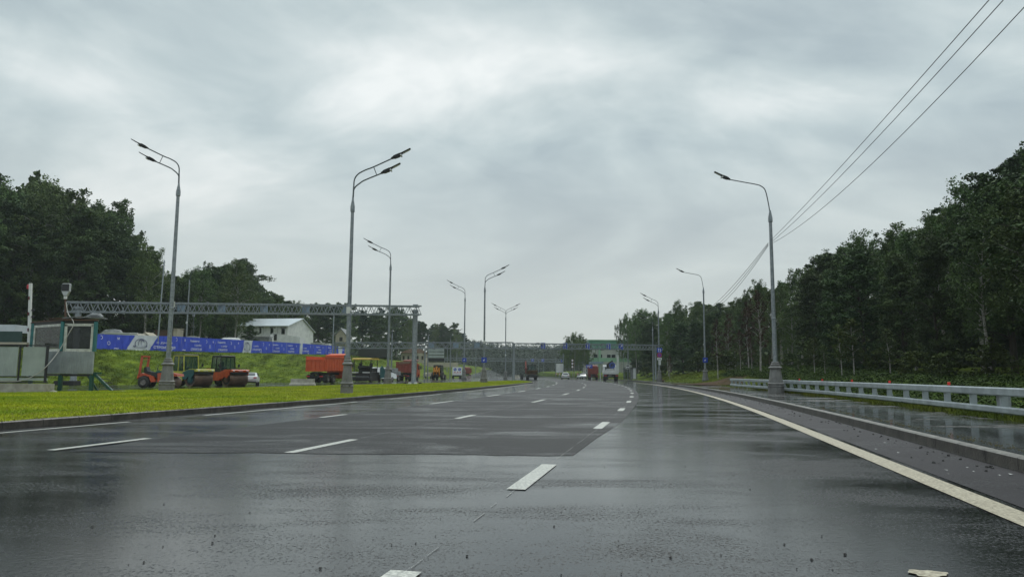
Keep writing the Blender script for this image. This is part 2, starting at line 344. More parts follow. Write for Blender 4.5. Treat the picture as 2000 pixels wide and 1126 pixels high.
def zright(u, y, rnd=True):
    amp = interp(y, [(0, .15), (30, .28), (45, .6), (60, .95), (80, 1.65), (118, 1.75), (140, 1.1), (200, 1.4), (400, 2.5)])
    b = interp(y, [(0, 9.2), (60, 9.2), (80, 8.6), (300, 12)])
    return .16 + amp * sstep(b + .8, b + 7.5, u) + .02 * max(0, u - 16) * 1.0
# base sheet to the horizon
g = grid('ground', [[(x, y, -.75) for x in (-3000, -200, 0, 200, 3000)] for y in (-600, 0, 300, 4000)], M['floor']); tag(g, 'dark low ground reaching to the horizon', 'ground', kind='structure')
# main carriageway
g = grid('road', [[R(y, u, 0) for u in (-12.25, -8, -4, 0, 3, kerb_u(y) + .1)] for y in YS if y < 460], M['asphalt']); tag(g, 'wet grey asphalt carriageway curving away to the left', 'road', kind='structure')
# left carriageway sheet lies under lawn and bank
def leftsheet():
    rows = []
    for y in list(np.arange(10, 230, 6.)) + list(np.arange(230, 460, 15.)):
        xr = R(y, -12.1)[0]; rows.append([(xr - t * 80, R(y, -12.1)[1], (zl(y) - .012 if y > 110 or t > 0 else -.03)) for t in (0, .12, .35, .6, 1)])
    return grid('side_road', rows, M['road2'])
tag(leftsheet(), 'wet side carriageway beyond the lawn where the machines are parked', 'road', kind='structure')
# coarse resurfaced strip
rnd = random.Random(31); rows = []
def pu(y): return [-7.7 + (7.7 + .27 - .22 * (1 - sstep(11, 20, y))) * k / 40 for k in range(41)]
rows.append([(R(11.3, u)[0], 11.3 + (u + 8) * -.012 + rnd.uniform(-.035, .035) + .05 * math.sin(u * 2.3), .004) for u in pu(11.3)])
for y in list(np.arange(14.4, 60, 1.5)) + [y for y in YS if 60 <= y < 240]: rows.append([R(y, u, .004) for u in pu(y)])
g = grid('resurfaced_strip', rows, M['patch']); tag(g, 'darker coarse asphalt strip beginning at a straight cross joint', 'road', kind='structure')
# ------------------------------------------------------------------ markings
def strip(mb, u, y0, y1, w, z=.008, st=1.5):
    ys = list(np.arange(y0, y1, st)) + [y1]
    for a, b in zip(ys[:-1], ys[1:]):
        mb.quad(R(a, u - w / 2, z), R(a, u + w / 2, z), R(b, u + w / 2, z), R(b, u - w / 2, z))
def mark(name, fn, m, label):
    mb = MB(); fn(mb); o = mb.build(name, m, smooth=False); tag(o, label, 'road marking', kind='structure'); return o
def dashes(u, segs, w=.16):
    def f(mb):
        for a, b in segs:
            k = u * _sl(a) / math.hypot(1, _sl(a)); a += k; b += k
            strip(mb, u, a, b, w)
    return f
def seg_from_px(lst, hz=730):
    return [(at(*a).y, at(*b).y) for a, b in lst]
dA = seg_from_px([((1007, 956), (1064, 907)), ((1165, 837), (1190, 824)), ((1209, 801.5), (1221, 795.5))])
aY = [(a, b) for a, b in dA]
step = 8.3
aY = [(4.6, 5.72)] + aY + [(25.6 + 0, 27.1)]
aY = [(3.3, 4.67), (dA[0][0], dA[0][1]), (dA[1][0], dA[1][1])]
y = dA[2][0] - .2
while y < 190: aY.append((y, y + 2.0)); y += 8.0 if y > 40 else 7.6
mark('lane_marking', dashes(-.10, aY, .20), M['paint'], 'short white dashes along the inner edge of the right lane')
d2 = seg_from_px([((560, 884), (685, 858)), ((885, 817), (930, 810))])
yy = [d2[0], d2[1]]; y = d2[1][0] + 12
while y < 190: yy.append((y, y + 3.6)); y += 12
mark('lane_marking', dashes(-4.12, yy, .17), M['paint'], 'white dashes between the two lanes of coarse asphalt')
d3 = seg_from_px([((88, 879), (288, 856)), ((617, 815), (682, 809))])
yy = [d3[0], d3[1]]; y = d3[1][0] + 9.5
while y < 190: yy.append((y, y + 3.4)); y += 10.5
mark('lane_marking', dashes(-7.72, yy, .17), M['paint'], 'white dashes on the far side of the coarse asphalt')
mark('edge_line', lambda mb: (strip(mb, -11.15, -5, 15.6, .13), strip(mb, -11.15, 18.5, 29, .15), strip(mb, -11.15, 33, 42, .13), strip(mb, -11.2, 46, 110, .13)), M['paint'], 'thin white line beside the lawn kerb')
mark('edge_line', lambda mb: strip(mb, 4.42, -8, 115, .30), M['paint_y'], 'broad dirty white line along the right edge of the road')
def seamfn(mb):
    rq = random.Random(2); y = 3.2
    while y < 70:
        w = .007 * (1 + y * .04); ln = rq.uniform(.04, .35) * (1 + y * .04)
        if rq.random() < .75: strip(mb, -.10 + rq.gauss(0, .006), y, y + ln, w * rq.uniform(.4, 1), .0065, 1.)
        if y > 12 and rq.random() < .8: strip(mb, -4.12, y, y + ln, w, .0065, 1.)
        y += ln + rq.uniform(0, .1)
mark('joint_seam', seamfn, M['seam'], 'thin chalky seam along the lane dashes')
def dark_strip(mb): strip(mb, 5.25, -8, 100, 1.15, .004)
o = mark('road_shoulder', dark_strip, asphalt('shoulder_asphalt', .022, .25, .45, .12, .7, (1.1, .95, 1.15), spec_dry=.16, rip=.2), 'dark narrow shoulder between edge line and kerb')
def blob(mb):
    c = at(1813, 1121); vs = []
    n = 26
    for k in range(n):
        a = 2 * math.pi * k / n; r = 1 + .16 * math.sin(3 * a + 1) + .1 * math.sin(7 * a)
        vs.append((c.x + .11 * r * math.cos(a), c.y + .085 * r * math.sin(a), .008))
    mb.add(vs, [tuple(range(n))])
mark('paint_spill', blob, M['paint_y'], 'small dirty cream paint blotch on the asphalt near the camera')
# ------------------------------------------------------------------ kerbs
def kerb(name, us, ys, h, z0f, label, side):
    top = MB(); body = MB()
    prof_rows = []
    for y in ys:
        u = us(y); z0 = z0f(y)
        prof_rows.append((y, u, z0))
    for (a, ua, za), (b, ub, zb) in zip(prof_rows[:-1], prof_rows[1:]):
        s = side
        P = lambda y, u, z: R(y, u, z)
        body.quad(P(a, ua, -.3), P(b, ub, -.3), P(b, ub - s * .0, zb + h - .02), P(a, ua - s * .0, za + h - .02))
        top.quad(P(a, ua, za + h - .02), P(b, ub, zb + h - .02), P(b, ub + s * .02, zb + h), P(a, ua + s * .02, za + h))
        top.quad(P(a, ua + s * .02, za + h), P(b, ub + s * .02, zb + h), P(b, ub + s * .16, zb + h), P(a, ua + s * .16, za + h))
    o = body.build(name, M['kerb'], smooth=False); tag(o, label, 'kerb', kind='structure')
    t = top.build('kerb_top', M['kerbtop'] if side > 0 else M['kerb'], o, smooth=False)
    # joints between kerb stones, every metre
    j = MB(); y = ys[0]
    while y < min(ys[-1], 60):
        u = us(y); z = z0f(y) + h
        j.quad(R(y, u - side * .004, 0.01), R(y + .018, u - side * .004, .01), R(y + .018, u - side * .004, z - .01), R(y, u - side * .004, z - .01))
        j.quad(R(y, u - side * .002, z + .003), R(y + .018, u - side * .002, z + .003), R(y + .018, u + side * .16, z + .003), R(y, u + side * .16, z + .003))
        y += 1.0
    j.build('kerb_joint', M['stone'], o, smooth=False)
    return o
NOSE = 104.0
def lawn_u(y): return -12.0 + (0 if y < 60 else 1.0 * sstep(60, NOSE, y))
yk = list(np.arange(-10, 60, 2.)) + list(np.arange(60, 200, 4.)) + list(np.arange(204, 260, 8.))
kerb('kerb', lambda y: kerb_u(y), yk, .18, lambda y: 0, 'dark kerb with pale top edge along the right pavement', 1)
kerb('kerb', lawn_u, list(np.arange(2, NOSE + .1, 2.)), .15, lambda y: 0, 'dark wet kerb along the roadside of the lawn', -1)
# ------------------------------------------------------------------ right pavement and verge
grid('pavement', [[R(y, kerb_u(y) + .16 + (9.35 - 6.06) * t, .178) for t in (0, .3, .6, 1)] for y in yk], M['walk'])
tag(bpy.data.objects['pavement'], 'wet dark pavement reflecting the guardrail', 'pavement', kind='structure')
us = [0, .25, .7, 1.5, 2.5, 4, 5.5, 7.5, 10, 14, 20, 34, 60, 120, 300]
rnd = random.Random(3)
rows = []
for y in list(np.arange(-30, 150, 3.)) + list(np.arange(150, 601, 14.)):
    b = kerb_u(y) + .16 + 3.29
    rows.append([R(y, b + q, (.150 if q == 0 else zright(b + q, y) + rnd.uniform(-.05, .05) * min(1, q / 3) * (1 if y > 0 else 1))) for q in us])
g = grid('verge', rows, M['bank']); tag(g, 'grassy verge rising from the pavement to the forest on the right', 'verge', kind='structure')
def verge_z(x, y):
    # approximate height of the right verge at a world point
    u = (x - AX(y)) * .985; return zright(u, y)
# mossy grit along the kerb edge of the pavement
mb = MB(); rnd = random.Random(5)
for i in range(900):
    y = rnd.uniform(3, 26); u = 6.1 + abs(rnd.gauss(0, .16)) + .15; p = R(y, u, .18); r = rnd.uniform(.005, .016)
    mb.add([(p[0] - r, p[1], .179), (p[0] + r * .6, p[1] - r, .179), (p[0] + r, p[1] + r, .179), (p[0], p[1], .179 + r * .8)], [(0, 1, 3), (1, 2, 3), (2, 0, 3)])
o = mb.build('moss_grit', mat('moss_grit', (.13, .11, .045), .9, scale=3, col2=(.06, .055, .025)), smooth=False); tag(o, 'line of brown moss and grit behind the right kerb', 'grit', kind='stuff')
# ------------------------------------------------------------------ lawn between the carriageways
def back_edge(y):  # world x of the back of the lawn at station y (pairs measured)
    return None
BE = [at(-420, 778, .02), at(-150, 771, .02), at(0, 768, .02), at(300, 761.5, .02), at(600, 754, .02), at(700, 751.5, .02), at(800, 749, .02), at(900, 746.3, .02), at(960, 744.3, .02), at(1000, 743, .02)]
FE = [R(2, lawn_u(2) - .16, .15), R(8, lawn_u(8) - .16, .15), R(16, lawn_u(16) - .16, .15), R(26, -12.16, .15), R(42, -12.16, .15), R(56, -12.16, .15), R(72, lawn_u(72) - .16, .15), R(86, lawn_u(86) - .16, .15), R(96, lawn_u(96) - .16, .15), R(NOSE, lawn_u(NOSE) - .16, .15)]
LAWN = []
def lerp(a, b, t): return tuple(a[i] + (b[i] - a[i]) * t for i in range(3))
cols = []
for k in range(len(BE) - 1):
    for t in np.linspace(0, 1, 9)[:-1]: cols.append((lerp(FE[k], FE[k + 1], t), lerp(BE[k], BE[k + 1], t)))
cols.append((FE[-1], BE[-1]))
# snap the road side onto the kerb line
def snap(p):
    y = p[1]
    for _ in range(4):
        q = R(y, lawn_u(y) - .16, .15); y += p[1] - q[1]
    return R(y, lawn_u(y) - .16, .15)
cols = [(snap(a), b) for a, b in cols]
rows = []
for j in range(15):
    t = j / 14
    rows.append([tuple(lerp(a, b, t)[:2]) + (.15 * (1 - t) + .06 * t + (.07 * math.sin(math.pi * t)) - (0.0 if t < 1 else .0),) for a, b in cols])
rows.append([(b[0] - .02, b[1] + .1, -.3) for a, b in cols])
g = grid('lawn', rows, M['grass']); tag(g, 'yellow green lawn between the two carriageways', 'lawn', kind='structure')
def lawn_pt(s, t):
    k = min(len(cols) - 2, int(s)); f = s - k; a = lerp(cols[k][0], cols[k + 1][0], f); b = lerp(cols[k][1], cols[k + 1][1], f); p = lerp(a, b, t)
    return (p[0], p[1], .15 * (1 - t) + .06 * t + .07 * math.sin(math.pi * t))
def blades(name, pts, h0, h1, w, m, label, seed=1, lean=.5):
    r = np.random.RandomState(seed); P = np.array(pts); n = len(P)
    h = r.uniform(h0, h1, n); a = r.uniform(0, 2 * np.pi, n); d = np.stack([np.cos(a), np.sin(a), np.zeros(n)], 1)
    ww = w * r.uniform(.6, 1.4, n); l = r.normal(0, lean, (n, 2)) * h[:, None]
    v = np.empty((n, 3, 3)); v[:, 0] = P - d * ww[:, None]; v[:, 1] = P + d * ww[:, None]; v[:, 2] = P + np.stack([l[:, 0], l[:, 1], h], 1)
    o = npmesh(name, v.reshape(-1, 3), np.arange(3 * n).reshape(-1, 3), m); return tag(o, label, 'grass', kind='stuff')
pr = np.random.RandomState(2); pts = []
ncol = len(cols) - 1
Dr = []
while len(pts) < 190000:
    s = pr.uniform(0, ncol); t = pr.uniform(0, 1); p = lawn_pt(s, t)
    if p[1] < 9 or p[0] < -.74 * p[1] - 3: continue
    q_ = math.sin(p[0] * 1.7 + 2 * math.sin(p[1] * .9)) * math.sin(p[1] * 1.3 + math.sin(p[0] * 1.1))
    if q_ > .82 and pr.uniform() < .75: continue
    if pr.uniform() < min(1, (32 / p[1]) ** 1.3): pts.append(p)
for i in range(9000):
    y = pr.uniform(10, 60) ** 1.0; p = R(y, lawn_u(y) - .02 - abs(pr.normal(0, .09)), .15)
    if math.sin(y * 2.1) + math.sin(y * .7 + 1) + pr.normal(0, .6) > .2: pts.append(p)
blades('grass', pts, .02, .065, .012, M['blade'], 'short bright yellow green grass of the lawn', 3, .6)
# ------------------------------------------------------------------ left bank
FOOT = [(-700, 48), (-250, 62), (0, 68), (190, 75), (420, 84), (620, 95), (700, 112), (800, 150), (900, 225), (962, 400)]
CREST = [(-900, 58, 3.6), (-300, 80, 3.7), (-30, 84, 3.8), (190, 90, 3.85), (420, 112, 4.2), (672, 150, 4.8), (745, 185, 4.7), (830, 250, 4.8), (905, 330, 5.2), (962, 520, 5.0)]
def fp(k): px, d = FOOT[k]; return ((px - 1000) / F * d, d, zl(d) - .02)
def cp(k): px, d, z = CREST[k]; return ((px - 1000) / F * d, d, z)
bc = []
for k in range(len(FOOT) - 1):
    for t in np.linspace(0, 1, 11)[:-1]: bc.append((lerp(fp(k), fp(k + 1), t), lerp(cp(k), cp(k + 1), t)))
bc.append((fp(9), cp(9)))
rnd = random.Random(11); rows = []
for j in range(19):
    t = j / 18; prof = t + .0 * t
    zz = sstep(-.12, 1.08, t) * 1.0; z0 = sstep(-.12, 1.08, 0); z1 = sstep(-.12, 1.08, 1); zz = (zz - z0) / (z1 - z0)
    rows.append([(lerp(a, b, t)[0], lerp(a, b, t)[1], a[2] + (b[2] - a[2]) * zz + rnd.uniform(-.05, .05) * math.sin(math.pi * t)) for a, b in bc])
rows.append([(b[0] * 1.04, b[1] * 1.04, b[2] + .02) for a, b in bc]); rows.append([(b[0] * 1.5 - 5, b[1] * 1.5, b[2] + .5) for a, b in bc]); rows.append([(b[0] * 5 - 40, b[1] * 5, b[2] + 3) for a, b in bc])
g = grid('bank', rows, M['bank']); tag(g, 'steep mown grass bank rising to the blue banners', 'bank', kind='structure')
def bank_pt(s, t):
    k = min(len(bc) - 2, int(s)); f = s - k; a = lerp(bc[k][0], bc[k + 1][0], f); b = lerp(bc[k][1], bc[k + 1][1], f); p = lerp(a, b, t)
    z0 = sstep(-.12, 1.08, 0); z1 = sstep(-.12, 1.08, 1); zz = (sstep(-.12, 1.08, t) - z0) / (z1 - z0)
    return (p[0], p[1], a[2] + (b[2] - a[2]) * zz)
pts = []
for i in range(90000):
    s = pr.uniform(15, 62); t = pr.uniform(0, 1) ; p = bank_pt(s, t)
    w_ = (p[0] * .8 - p[2] * 2.6) * 1.1
    if math.sin(w_ + 1.3 * math.sin(p[2] * 2.1 + s * 3)) + math.sin(w_ * 2.3 + s * 5) * .6 + pr.normal(0, .8) > -.2: pts.append(p)
blades('grass', pts, .06, .22, .03, M['bblade'], 'tufted darker grass on the steep bank below the banners', 4, .5)
pts = []
for i in range(90000):
    y = pr.uniform(50, 150) if i < 60000 else pr.uniform(12, 60); q = pr.uniform(0, 1) ** .8 * 12 if i < 60000 else pr.uniform(0, 1.3); b = kerb_u(y) + 3.45; p = R(y, b + q, zright(b + q, y))
    pts.append(p)
blades('grass', pts, .05, .18, .022, mat('verge_blades', (.17, .18, .028), .8, scale=.35, col2=(.07, .10, .016), spec=.06), 'yellowish grass on the low mound right of the road', 5, .5)
# loose grit on the near road: nobody could count it
mb = MB(); rnd = random.Random(9)
def pebble(p, r):
    n = 6; vs = []
    for k in range(n):
        a = 2 * math.pi * k / n; q = r * rnd.uniform(.6, 1.1); vs.append((p[0] + q * math.cos(a), p[1] + q * math.sin(a), p[2]))
    for k in range(n):
        a = 2 * math.pi * k / n + .4; q = r * rnd.uniform(.35, .7); vs.append((p[0] + q * math.cos(a), p[1] + q * math.sin(a), p[2] + r * rnd.uniform(.5, .9)))
    mb.add(vs, [(k, (k + 1) % n, n + (k + 1) % n, n + k) for k in range(n)] + [tuple(range(n, 2 * n))])
for i in range(330):
    y = 3.2 + 22 * rnd.random() ** 1.8; x = rnd.uniform(-.75, .75) * (y + 1); u = x - AX(y)
    if u < -11.6 or u > 5.7: continue
    pebble((x, y, .003), rnd.uniform(.002, .007) * (1 + y * .04))
for px, py in [(415, 1060), (626, 1109), (488, 1000), (1082, 1027), (1310, 1088), (180, 1028), (281, 1097), (1096, 1122), (912, 1085), (812, 1060), (1650, 1082), (1605, 1046), (1585, 1092), (1532, 1062), (1381, 902), (1553, 918), (1465, 955)]:
    pebble(at(px, py, .003), rnd.uniform(.008, .015))
for i in range(240):
    y = rnd.uniform(7, 70); u = 5.75 - abs(rnd.gauss(0, .3)); pebble(R(y, u, .005), rnd.uniform(.008, .035))
o = mb.build('grit', M['stone'], smooth=False); tag(o, 'loose dark grit scattered over the wet asphalt', 'grit', kind='stuff')
mb = MB()
for i in range(26):
    y = rnd.uniform(8, 16); p = R(y, 5.3 + rnd.uniform(-.5, .4), .006); a = rnd.uniform(0, 3); r = rnd.uniform(.015, .04)
    mb.add([(p[0] + r * math.cos(a), p[1] + r * math.sin(a), .006), (p[0] + r * math.cos(a + 1.8), p[1] + r * math.sin(a + 1.8), .012), (p[0] + r * math.cos(a + 3.6), p[1] + r * math.sin(a + 3.6), .008)], [(0, 1, 2)])
o = mb.build('litter', M['offwhite'], smooth=False); tag(o, 'tiny pale scraps of litter on the dark shoulder', 'litter', kind='stuff')
# ------------------------------------------------------------------ street lamps
def bez(pts, n=5):  # smooth polyline through points (Catmull-Rom)
    P = [Vector(p) for p in pts]; P = [P[0] * 2 - P[1]] + P + [P[-1] * 2 - P[-2]]; out = []
    for i in range(1, len(P) - 2):
        for k in range(n):
            t = k / n; a, b, c, d = P[i - 1:i + 3]
            out.append(.5 * ((2 * b) + (c - a) * t + (2 * a - 5 * b + 4 * c - d) * t * t + (3 * b - a - 3 * c + d) * t ** 3))
    return out + [P[-2]]
def luminaire(parent, root, tip):
    a, b = Vector(root), Vector(tip); d = (b - a); Ln = d.length; d.normalize(); u = Vector((-d.z, 0, d.x)) if d.x > 0 else Vector((d.z, 0, -d.x)); w = Vector((0, 1, 0))
    P = lambda t, h, s: a + d * (t * Ln) + u * h + w * s
    mb = MB()
    secs = [(0, -.05, .04, .05), (.10, -.07, .05, .07), (.16, -.10, .07, .10), (.36, -.12, .05, .12), (.50, -.08, .03, .12), (.56, -.03, .025, .12), (.96, -.015, .03, .12), (1, .0, .025, .10)]
    vs = []
    for t, lo, hi, s in secs: vs += [P(t, lo, -s * .8), P(t, lo, s * .8), P(t, hi, s), P(t, hi, -s)]
    fs = [(0, 1, 2, 3), tuple(range(28, 32))] + [(i * 4 + k, i * 4 + (k + 1) % 4, i * 4 + 4 + (k + 1) % 4, i * 4 + 4 + k) for i in range(7) for k in range(4)]
    mb.add(vs, fs)
    for k in range(4): mb.box(P(.2 + k * .07, .06, 0), (.02, .14, .03))
    o = mb.build('luminaire', M['black'], parent, smooth=False)
    ln = MB(); ln.quad(P(.60, -.04, -.1), P(.60, -.04, .1), P(.94, -.025, .1), P(.94, -.025, -.1)); ln.add([P(.47, -.10, .0) + (u * math.cos(q) + d * math.sin(q)) * .045 + w * s for s in (-.17, .17) for q in np.linspace(0, 2 * math.pi, 9)[:-1]], [tuple(range(8)), tuple(range(8, 16))] + [(k, (k + 1) % 8, 8 + (k + 1) % 8, 8 + k) for k in range(8)])
    ln.build('lens', M['lens'], o, smooth=False)
def lamp(px, py, zb, cpx, cpy, kind, azim, label, group, bscale=1.0, base=True, Y=None, thin=1.0, plate=True):
    b = at(px, py, zb) if Y is None else atd(px, py, Y); b.z = zb if Y is None else b.z
    c = atd(cpx, cpy, b.y); H = c.z - b.z
    r = empty('street_lamp', b, math.radians(azim), label, 'street lamp', group)
    s = bscale * .85; sz = .80
    r0 = .135 * thin; zt = 2.35 * sz if base else 0
    if base:
        mb = MB()
        prof = [(.50, 0), (.50, .42), (.53, .46), (.53, .52), (.47, .56), (.47, .60), (.52, .64), (.52, .69), (.44, .76), (.33, 1.74), (.31, 1.82), (.42, 1.86), (.43, 1.93), (.33, 2.0), (.28, 2.06), (.31, 2.10), (.31, 2.15), (.24, 2.19), (.235, 2.33), (.18, 2.36)]
        mb.lathe([(q * s, z * sz) for q, z in prof], 12)
        bo = mb.build('base', M['cast'], r, ang=25)
        hh = MB(); hh.box((0, -.395 * s, 1.25 * sz), (.30 * s, .02, .62 * sz), R=(-.11, 0, 0), ch=.01); hh.build('hatch', M['cast'], bo, smooth=False)
        for q in (-.30, .30): hh = MB(); hh.box((q * s, -.37 * s, .53 * sz), (.12 * s, .09, .06 * sz)); hh.build('vent', M['black'], bo, smooth=False)
    mb = MB()
    zmid = min(H * .42, 4.7)
    mb.lathe([(r0, max(0, zt - .1) if base else -2.5), (r0 * .93, zmid), (r0 * 1.04, zmid + .02), (r0 * 1.04, zmid + .09), (r0 * .88, zmid + .12), (r0 * .68, H - .02)], 10)
    po = mb.build('pole', M['steel'], r, ang=30)
    if plate:
        hh = MB(); hh.box((-.02, -r0 - .02, zmid + .3), (.2, .03, .34)); hh.box((.1, -r0 - .05, zmid + .32), (.1, .07, .12)); hh.build('number_plate', M['offwhite'], po, smooth=False)
    mb = MB(); mb.lathe([(r0 * .72, H - .04), (r0 * .95, H), (r0 * .95, H + .25), (r0 * .45, H + .62), (.05, H + .75)], 10)
    mb.build('collar', M['steel'], r, ang=30)
    def arms(sg, z0):
        if kind == 's':
            pts = bez([(0, 0, H + .5), (sg * .1, 0, H + 1.25), (sg * .26, 0, H + 2.03), (sg * .50, 0, H + 2.3), (sg * .82, 0, H + 2.42), (sg * 1.7, 0, H + 2.58), (sg * 2.56, 0, H + 2.74)])
            a = MB().tube(pts, .034, 7).build('arm', M['steeld'], r); luminaire(a, (sg * 2.5, 0, H + 2.74), (sg * 3.5, 0, H + 3.22)); return
        pts = bez([(0, 0, H + .5), (sg * .02, 0, H + 1.25), (sg * .05, 0, H + 1.72), (sg * .24, 0, H + 2.02), (sg * .62, 0, H + 2.24), (sg * 1.02, 0, H + 2.40), (sg * 2.02, 0, H + 2.88)])
        a = MB().tube(pts, [.045] * 6 + [.036] * (len(pts) - 6), 7).build('arm', M['steeld'], r); luminaire(a, (sg * 1.96, 0, H + 2.87), (sg * 2.98, 0, H + 3.40))
        pts = bez([(0, 0, H + .55), (sg * .04, 0, H + 1.2), (sg * .36, 0, H + 1.54), (sg * .66, 0, H + 1.72), (sg * 1.5, 0, H + 2.08)])
        a2 = MB().tube(pts, .036, 7).build('arm', M['steeld'], r); luminaire(a2, (sg * 1.44, 0, H + 2.07), (sg * 2.46, 0, H + 2.60))
        MB().tube([(sg * 1.04, 0, H + 2.41), (sg * 1.22, 0, H + 1.97)], .022, 6).build('arm_tie', M['steeld'], a)
    arms(1, 0)
    if kind == 'v': arms(-1, 0)
    return r
G1 = 'street lamps along the lawn'; G2 = 'street lamps on the right side of the road'
LM = {}
LM['L1'] = lamp(325, 763, .1, 347, 382, 'd', 180, 'tall twin-arm lamp standing in front of the rollers, arms pointing left', G1)
LM['L2'] = lamp(677, 769, .13, 691, 413, 'd', 0, 'tallest twin-arm lamp on the lawn in front of the orange dump truck, arms pointing right', G1, bscale=.74, thin=.9)
LM['L3'] = lamp(757, 749, .1, 760.5, 527, 'd', 180, 'twin-arm lamp beside the road paver, arms pointing left', G1)
LM['L5'] = lamp(945, 747, .13, 948, 570, 'd', 0, 'twin-arm lamp near the far tip of the lawn, arms pointing right', G1)
LM['L4'] = lamp(906, 743.5, .06, 908, 588, 'd', 180, 'twin-arm lamp right of the white works truck, arms pointing left', G1)
LM['L6'] = lamp(987, 741, .05, 987, 624, 'v', 0, 'lamp with twin arms spread to both sides beyond the lawn tip', G1, bscale=.95)
LM['R1'] = lamp(1516, 766, .18, 1505, 433, 's', 180, 'nearest single-arm lamp on the right pavement in front of the guardrail', G2, 1.15, thin=1.05)
LM['R2'] = lamp(1378, 748, .19, 1375, 572, 's', 180, 'single-arm lamp at the end of the guardrail with a small blue round sign', G2)
LM['R3'] = lamp(1288, 744, .2, 1288, 612, 'd', 180, 'twin-arm lamp carrying the stack of parking signs', G2)
LM['R4'] = lamp(1276, 735, .3, 1278, 646, 'd', 180, 'slender lamp behind the one with the parking signs', G2, thin=.9, plate=False, base=False, Y=125)
LM['R5'] = lamp(1227, 735, .3, 1227, 683, 'd', 180, 'lamp standing over the bus shelter', G2, Y=165, thin=1.2, plate=False, base=False)
# poles and lamps farther back
G3 = 'distant street lamps'
lamp(362, 690, 4, 364, 556, 's', 0, 'single-arm lamp standing behind the banners, its head over the trees', G3, Y=112, base=False)
lamp(764, 735, 0, 765, 660, 'd', 0, 'lamp seen through the gap left of the gantry post, arms to the right', G3, Y=120, base=False, plate=False)
lamp(835, 738, 0, 835, 662, 'd', 0, 'lamp left of the large sign board, arms to the right', G3, Y=150, base=False, plate=False)
lamp(879, 733, 0, 880, 668, 'v', 0, 'lamp with arms on both sides behind the white works truck', G3, Y=185, base=False, plate=False)
lamp(873, 733, 0, 873, 684, 'd', 0, 'thin lamp just left of the double-sided one', G3, Y=230, base=False, plate=False)
lamp(892, 731, 0, 893, 693, 'd', 0, 'thin far lamp between works truck and red lorry', G3, Y=270, base=False, plate=False)
lamp(929, 728, 0, 930, 690, 'd', 0, 'thin far lamp left of the road lamp near the lawn tip', G3, Y=260, base=False, plate=False)
lamp(1137, 735, 0, 1137, 695, 'd', 180, 'thin far lamp in front of the birch clump', G3, Y=230, base=False, plate=False)
def plain_pole(px, base_py, top_py, Y, label, r=.13, m='concrete'):
    b = atd(px, base_py, Y); t = atd(px, top_py, Y)
    o = MB().lathe([(r, 0), (r * .7, t.z - b.z), (r * .3, t.z - b.z + .1)], 8).build('utility_pole', M[m]); o.location = b
    return tag(o, label, 'pole', 'plain poles')
plain_pole(306, 692, 509, 100, 'tall thin grey pole between banner wall and forest, left of the single-arm lamp', .11, 'steel').rotation_euler = (0, .02, 0)
plain_pole(649, 705, 612, 130, 'thin steel pole in front of the banners above the dump truck', .12, 'steel')
for i, (px, b, t, Y) in enumerate([(1100, 735, 690, 200), (1165 - 60, 735, 700, 240), (1052, 728, 700, 300), (1062, 728, 690, 280), (1085, 735, 698, 260), (1218, 735, 690, 190)]):
    plain_pole(px, b, t, Y, ['thin pole behind the white car', 'second thin pole behind the white car', 'thin pole behind the digger', 'thin pole left of the far red lorry', 'thin pole between far lorry and white car', 'thin pole by the bus shelter'][i], .1, 'steel')
# ------------------------------------------------------------------ lattice gantries
def truss(parent, A, B, h, w, chord, web, name='truss', box=True, pitch=.78):
    A = Vector(A); B = Vector(B); d = (B - A); Ln = d.length; d.normalize(); n = Vector((-d.y, d.x, 0)) * (w / 2); H = Vector((0, 0, h))
    c = MB()
    for s in (-1, 1):
        for z in (0, 1):
            c.bar(A + n * s + H * z, B + n * s + H * z, chord)
    o = c.build(name, M['steel'], parent, smooth=False)
    k = int(Ln / pitch); wb = MB()
    for i in range(k):
        for s in (-1, 1):
            a = A + d * (Ln * i / k) + n * s; b = A + d * (Ln * (i + .5) / k) + n * s; e = A + d * (Ln * (i + 1) / k) + n * s
            off = d * (pitch * .25 * s) if box else Vector((0, 0, 0))
            if i == k - 1: off = Vector((0, 0, 0))
            wb.bar(a + off, b + H + off, web); wb.bar(b + H + off, e + off, web)
        if i % 2 == 0:
            a = A + d * (Ln * i / k); wb.bar(a - n, a + n, web); wb.bar(a - n + H, a + n + H, web)
    wb.build('lattice', M['steel'], o, smooth=False)
    fl = MB()
    for q in (.14, .36, .57, .79):
        for z in (0, 1): fl.box(A + d * (Ln * q) + H * z, (.12, w * 1.25, chord * 2.2), R=(0, 0, math.atan2(d.y, d.x)))
    fl.build('flange', M['steel'], o, smooth=False)
    return o
def gpost(parent, b, h, r, foot=True):
    mb = MB(); mb.lathe([(r * 1.5, 0), (r * 1.5, .06), (r, .5) if foot else (r, .1), (r, h - .25), (r * 1.25, h - .22), (r * 1.25, h), ], 10)
    o = mb.build('post', M['steel'], parent); o.location = Vector(b) - parent.location; return o
def signback(parent, c, w, h, face=None):
    mb = MB().box((0, 0, 0), (w, .03, h)); o = mb.build('sign_panel', M['signback'], parent, smooth=False); o.location = Vector(c) - parent.location; return o
g1 = empty('gantry', at(808, 752, .0), 0, 'near lattice gantry across the side road from the booth to the lawn', 'gantry')
b1 = g1.location.copy()
tR = atd(821, 614.5, b1.y); tL = atd(131, 609, 64.5)
tr = truss(g1, tL - b1, tR - b1, .86, .85, .13, .055)
gpost(g1, b1, tR.z - b1.z + .5, .26)
pl = atd(141, 770, 64.6); gpost(g1, (pl.x, pl.y, 0), tL.z + .5, .26)
ft = MB()
ft.box((0, 0, .02), (1.5, 1.3, .3))
fo = ft.build('footing', M['cast'], g1, smooth=False)
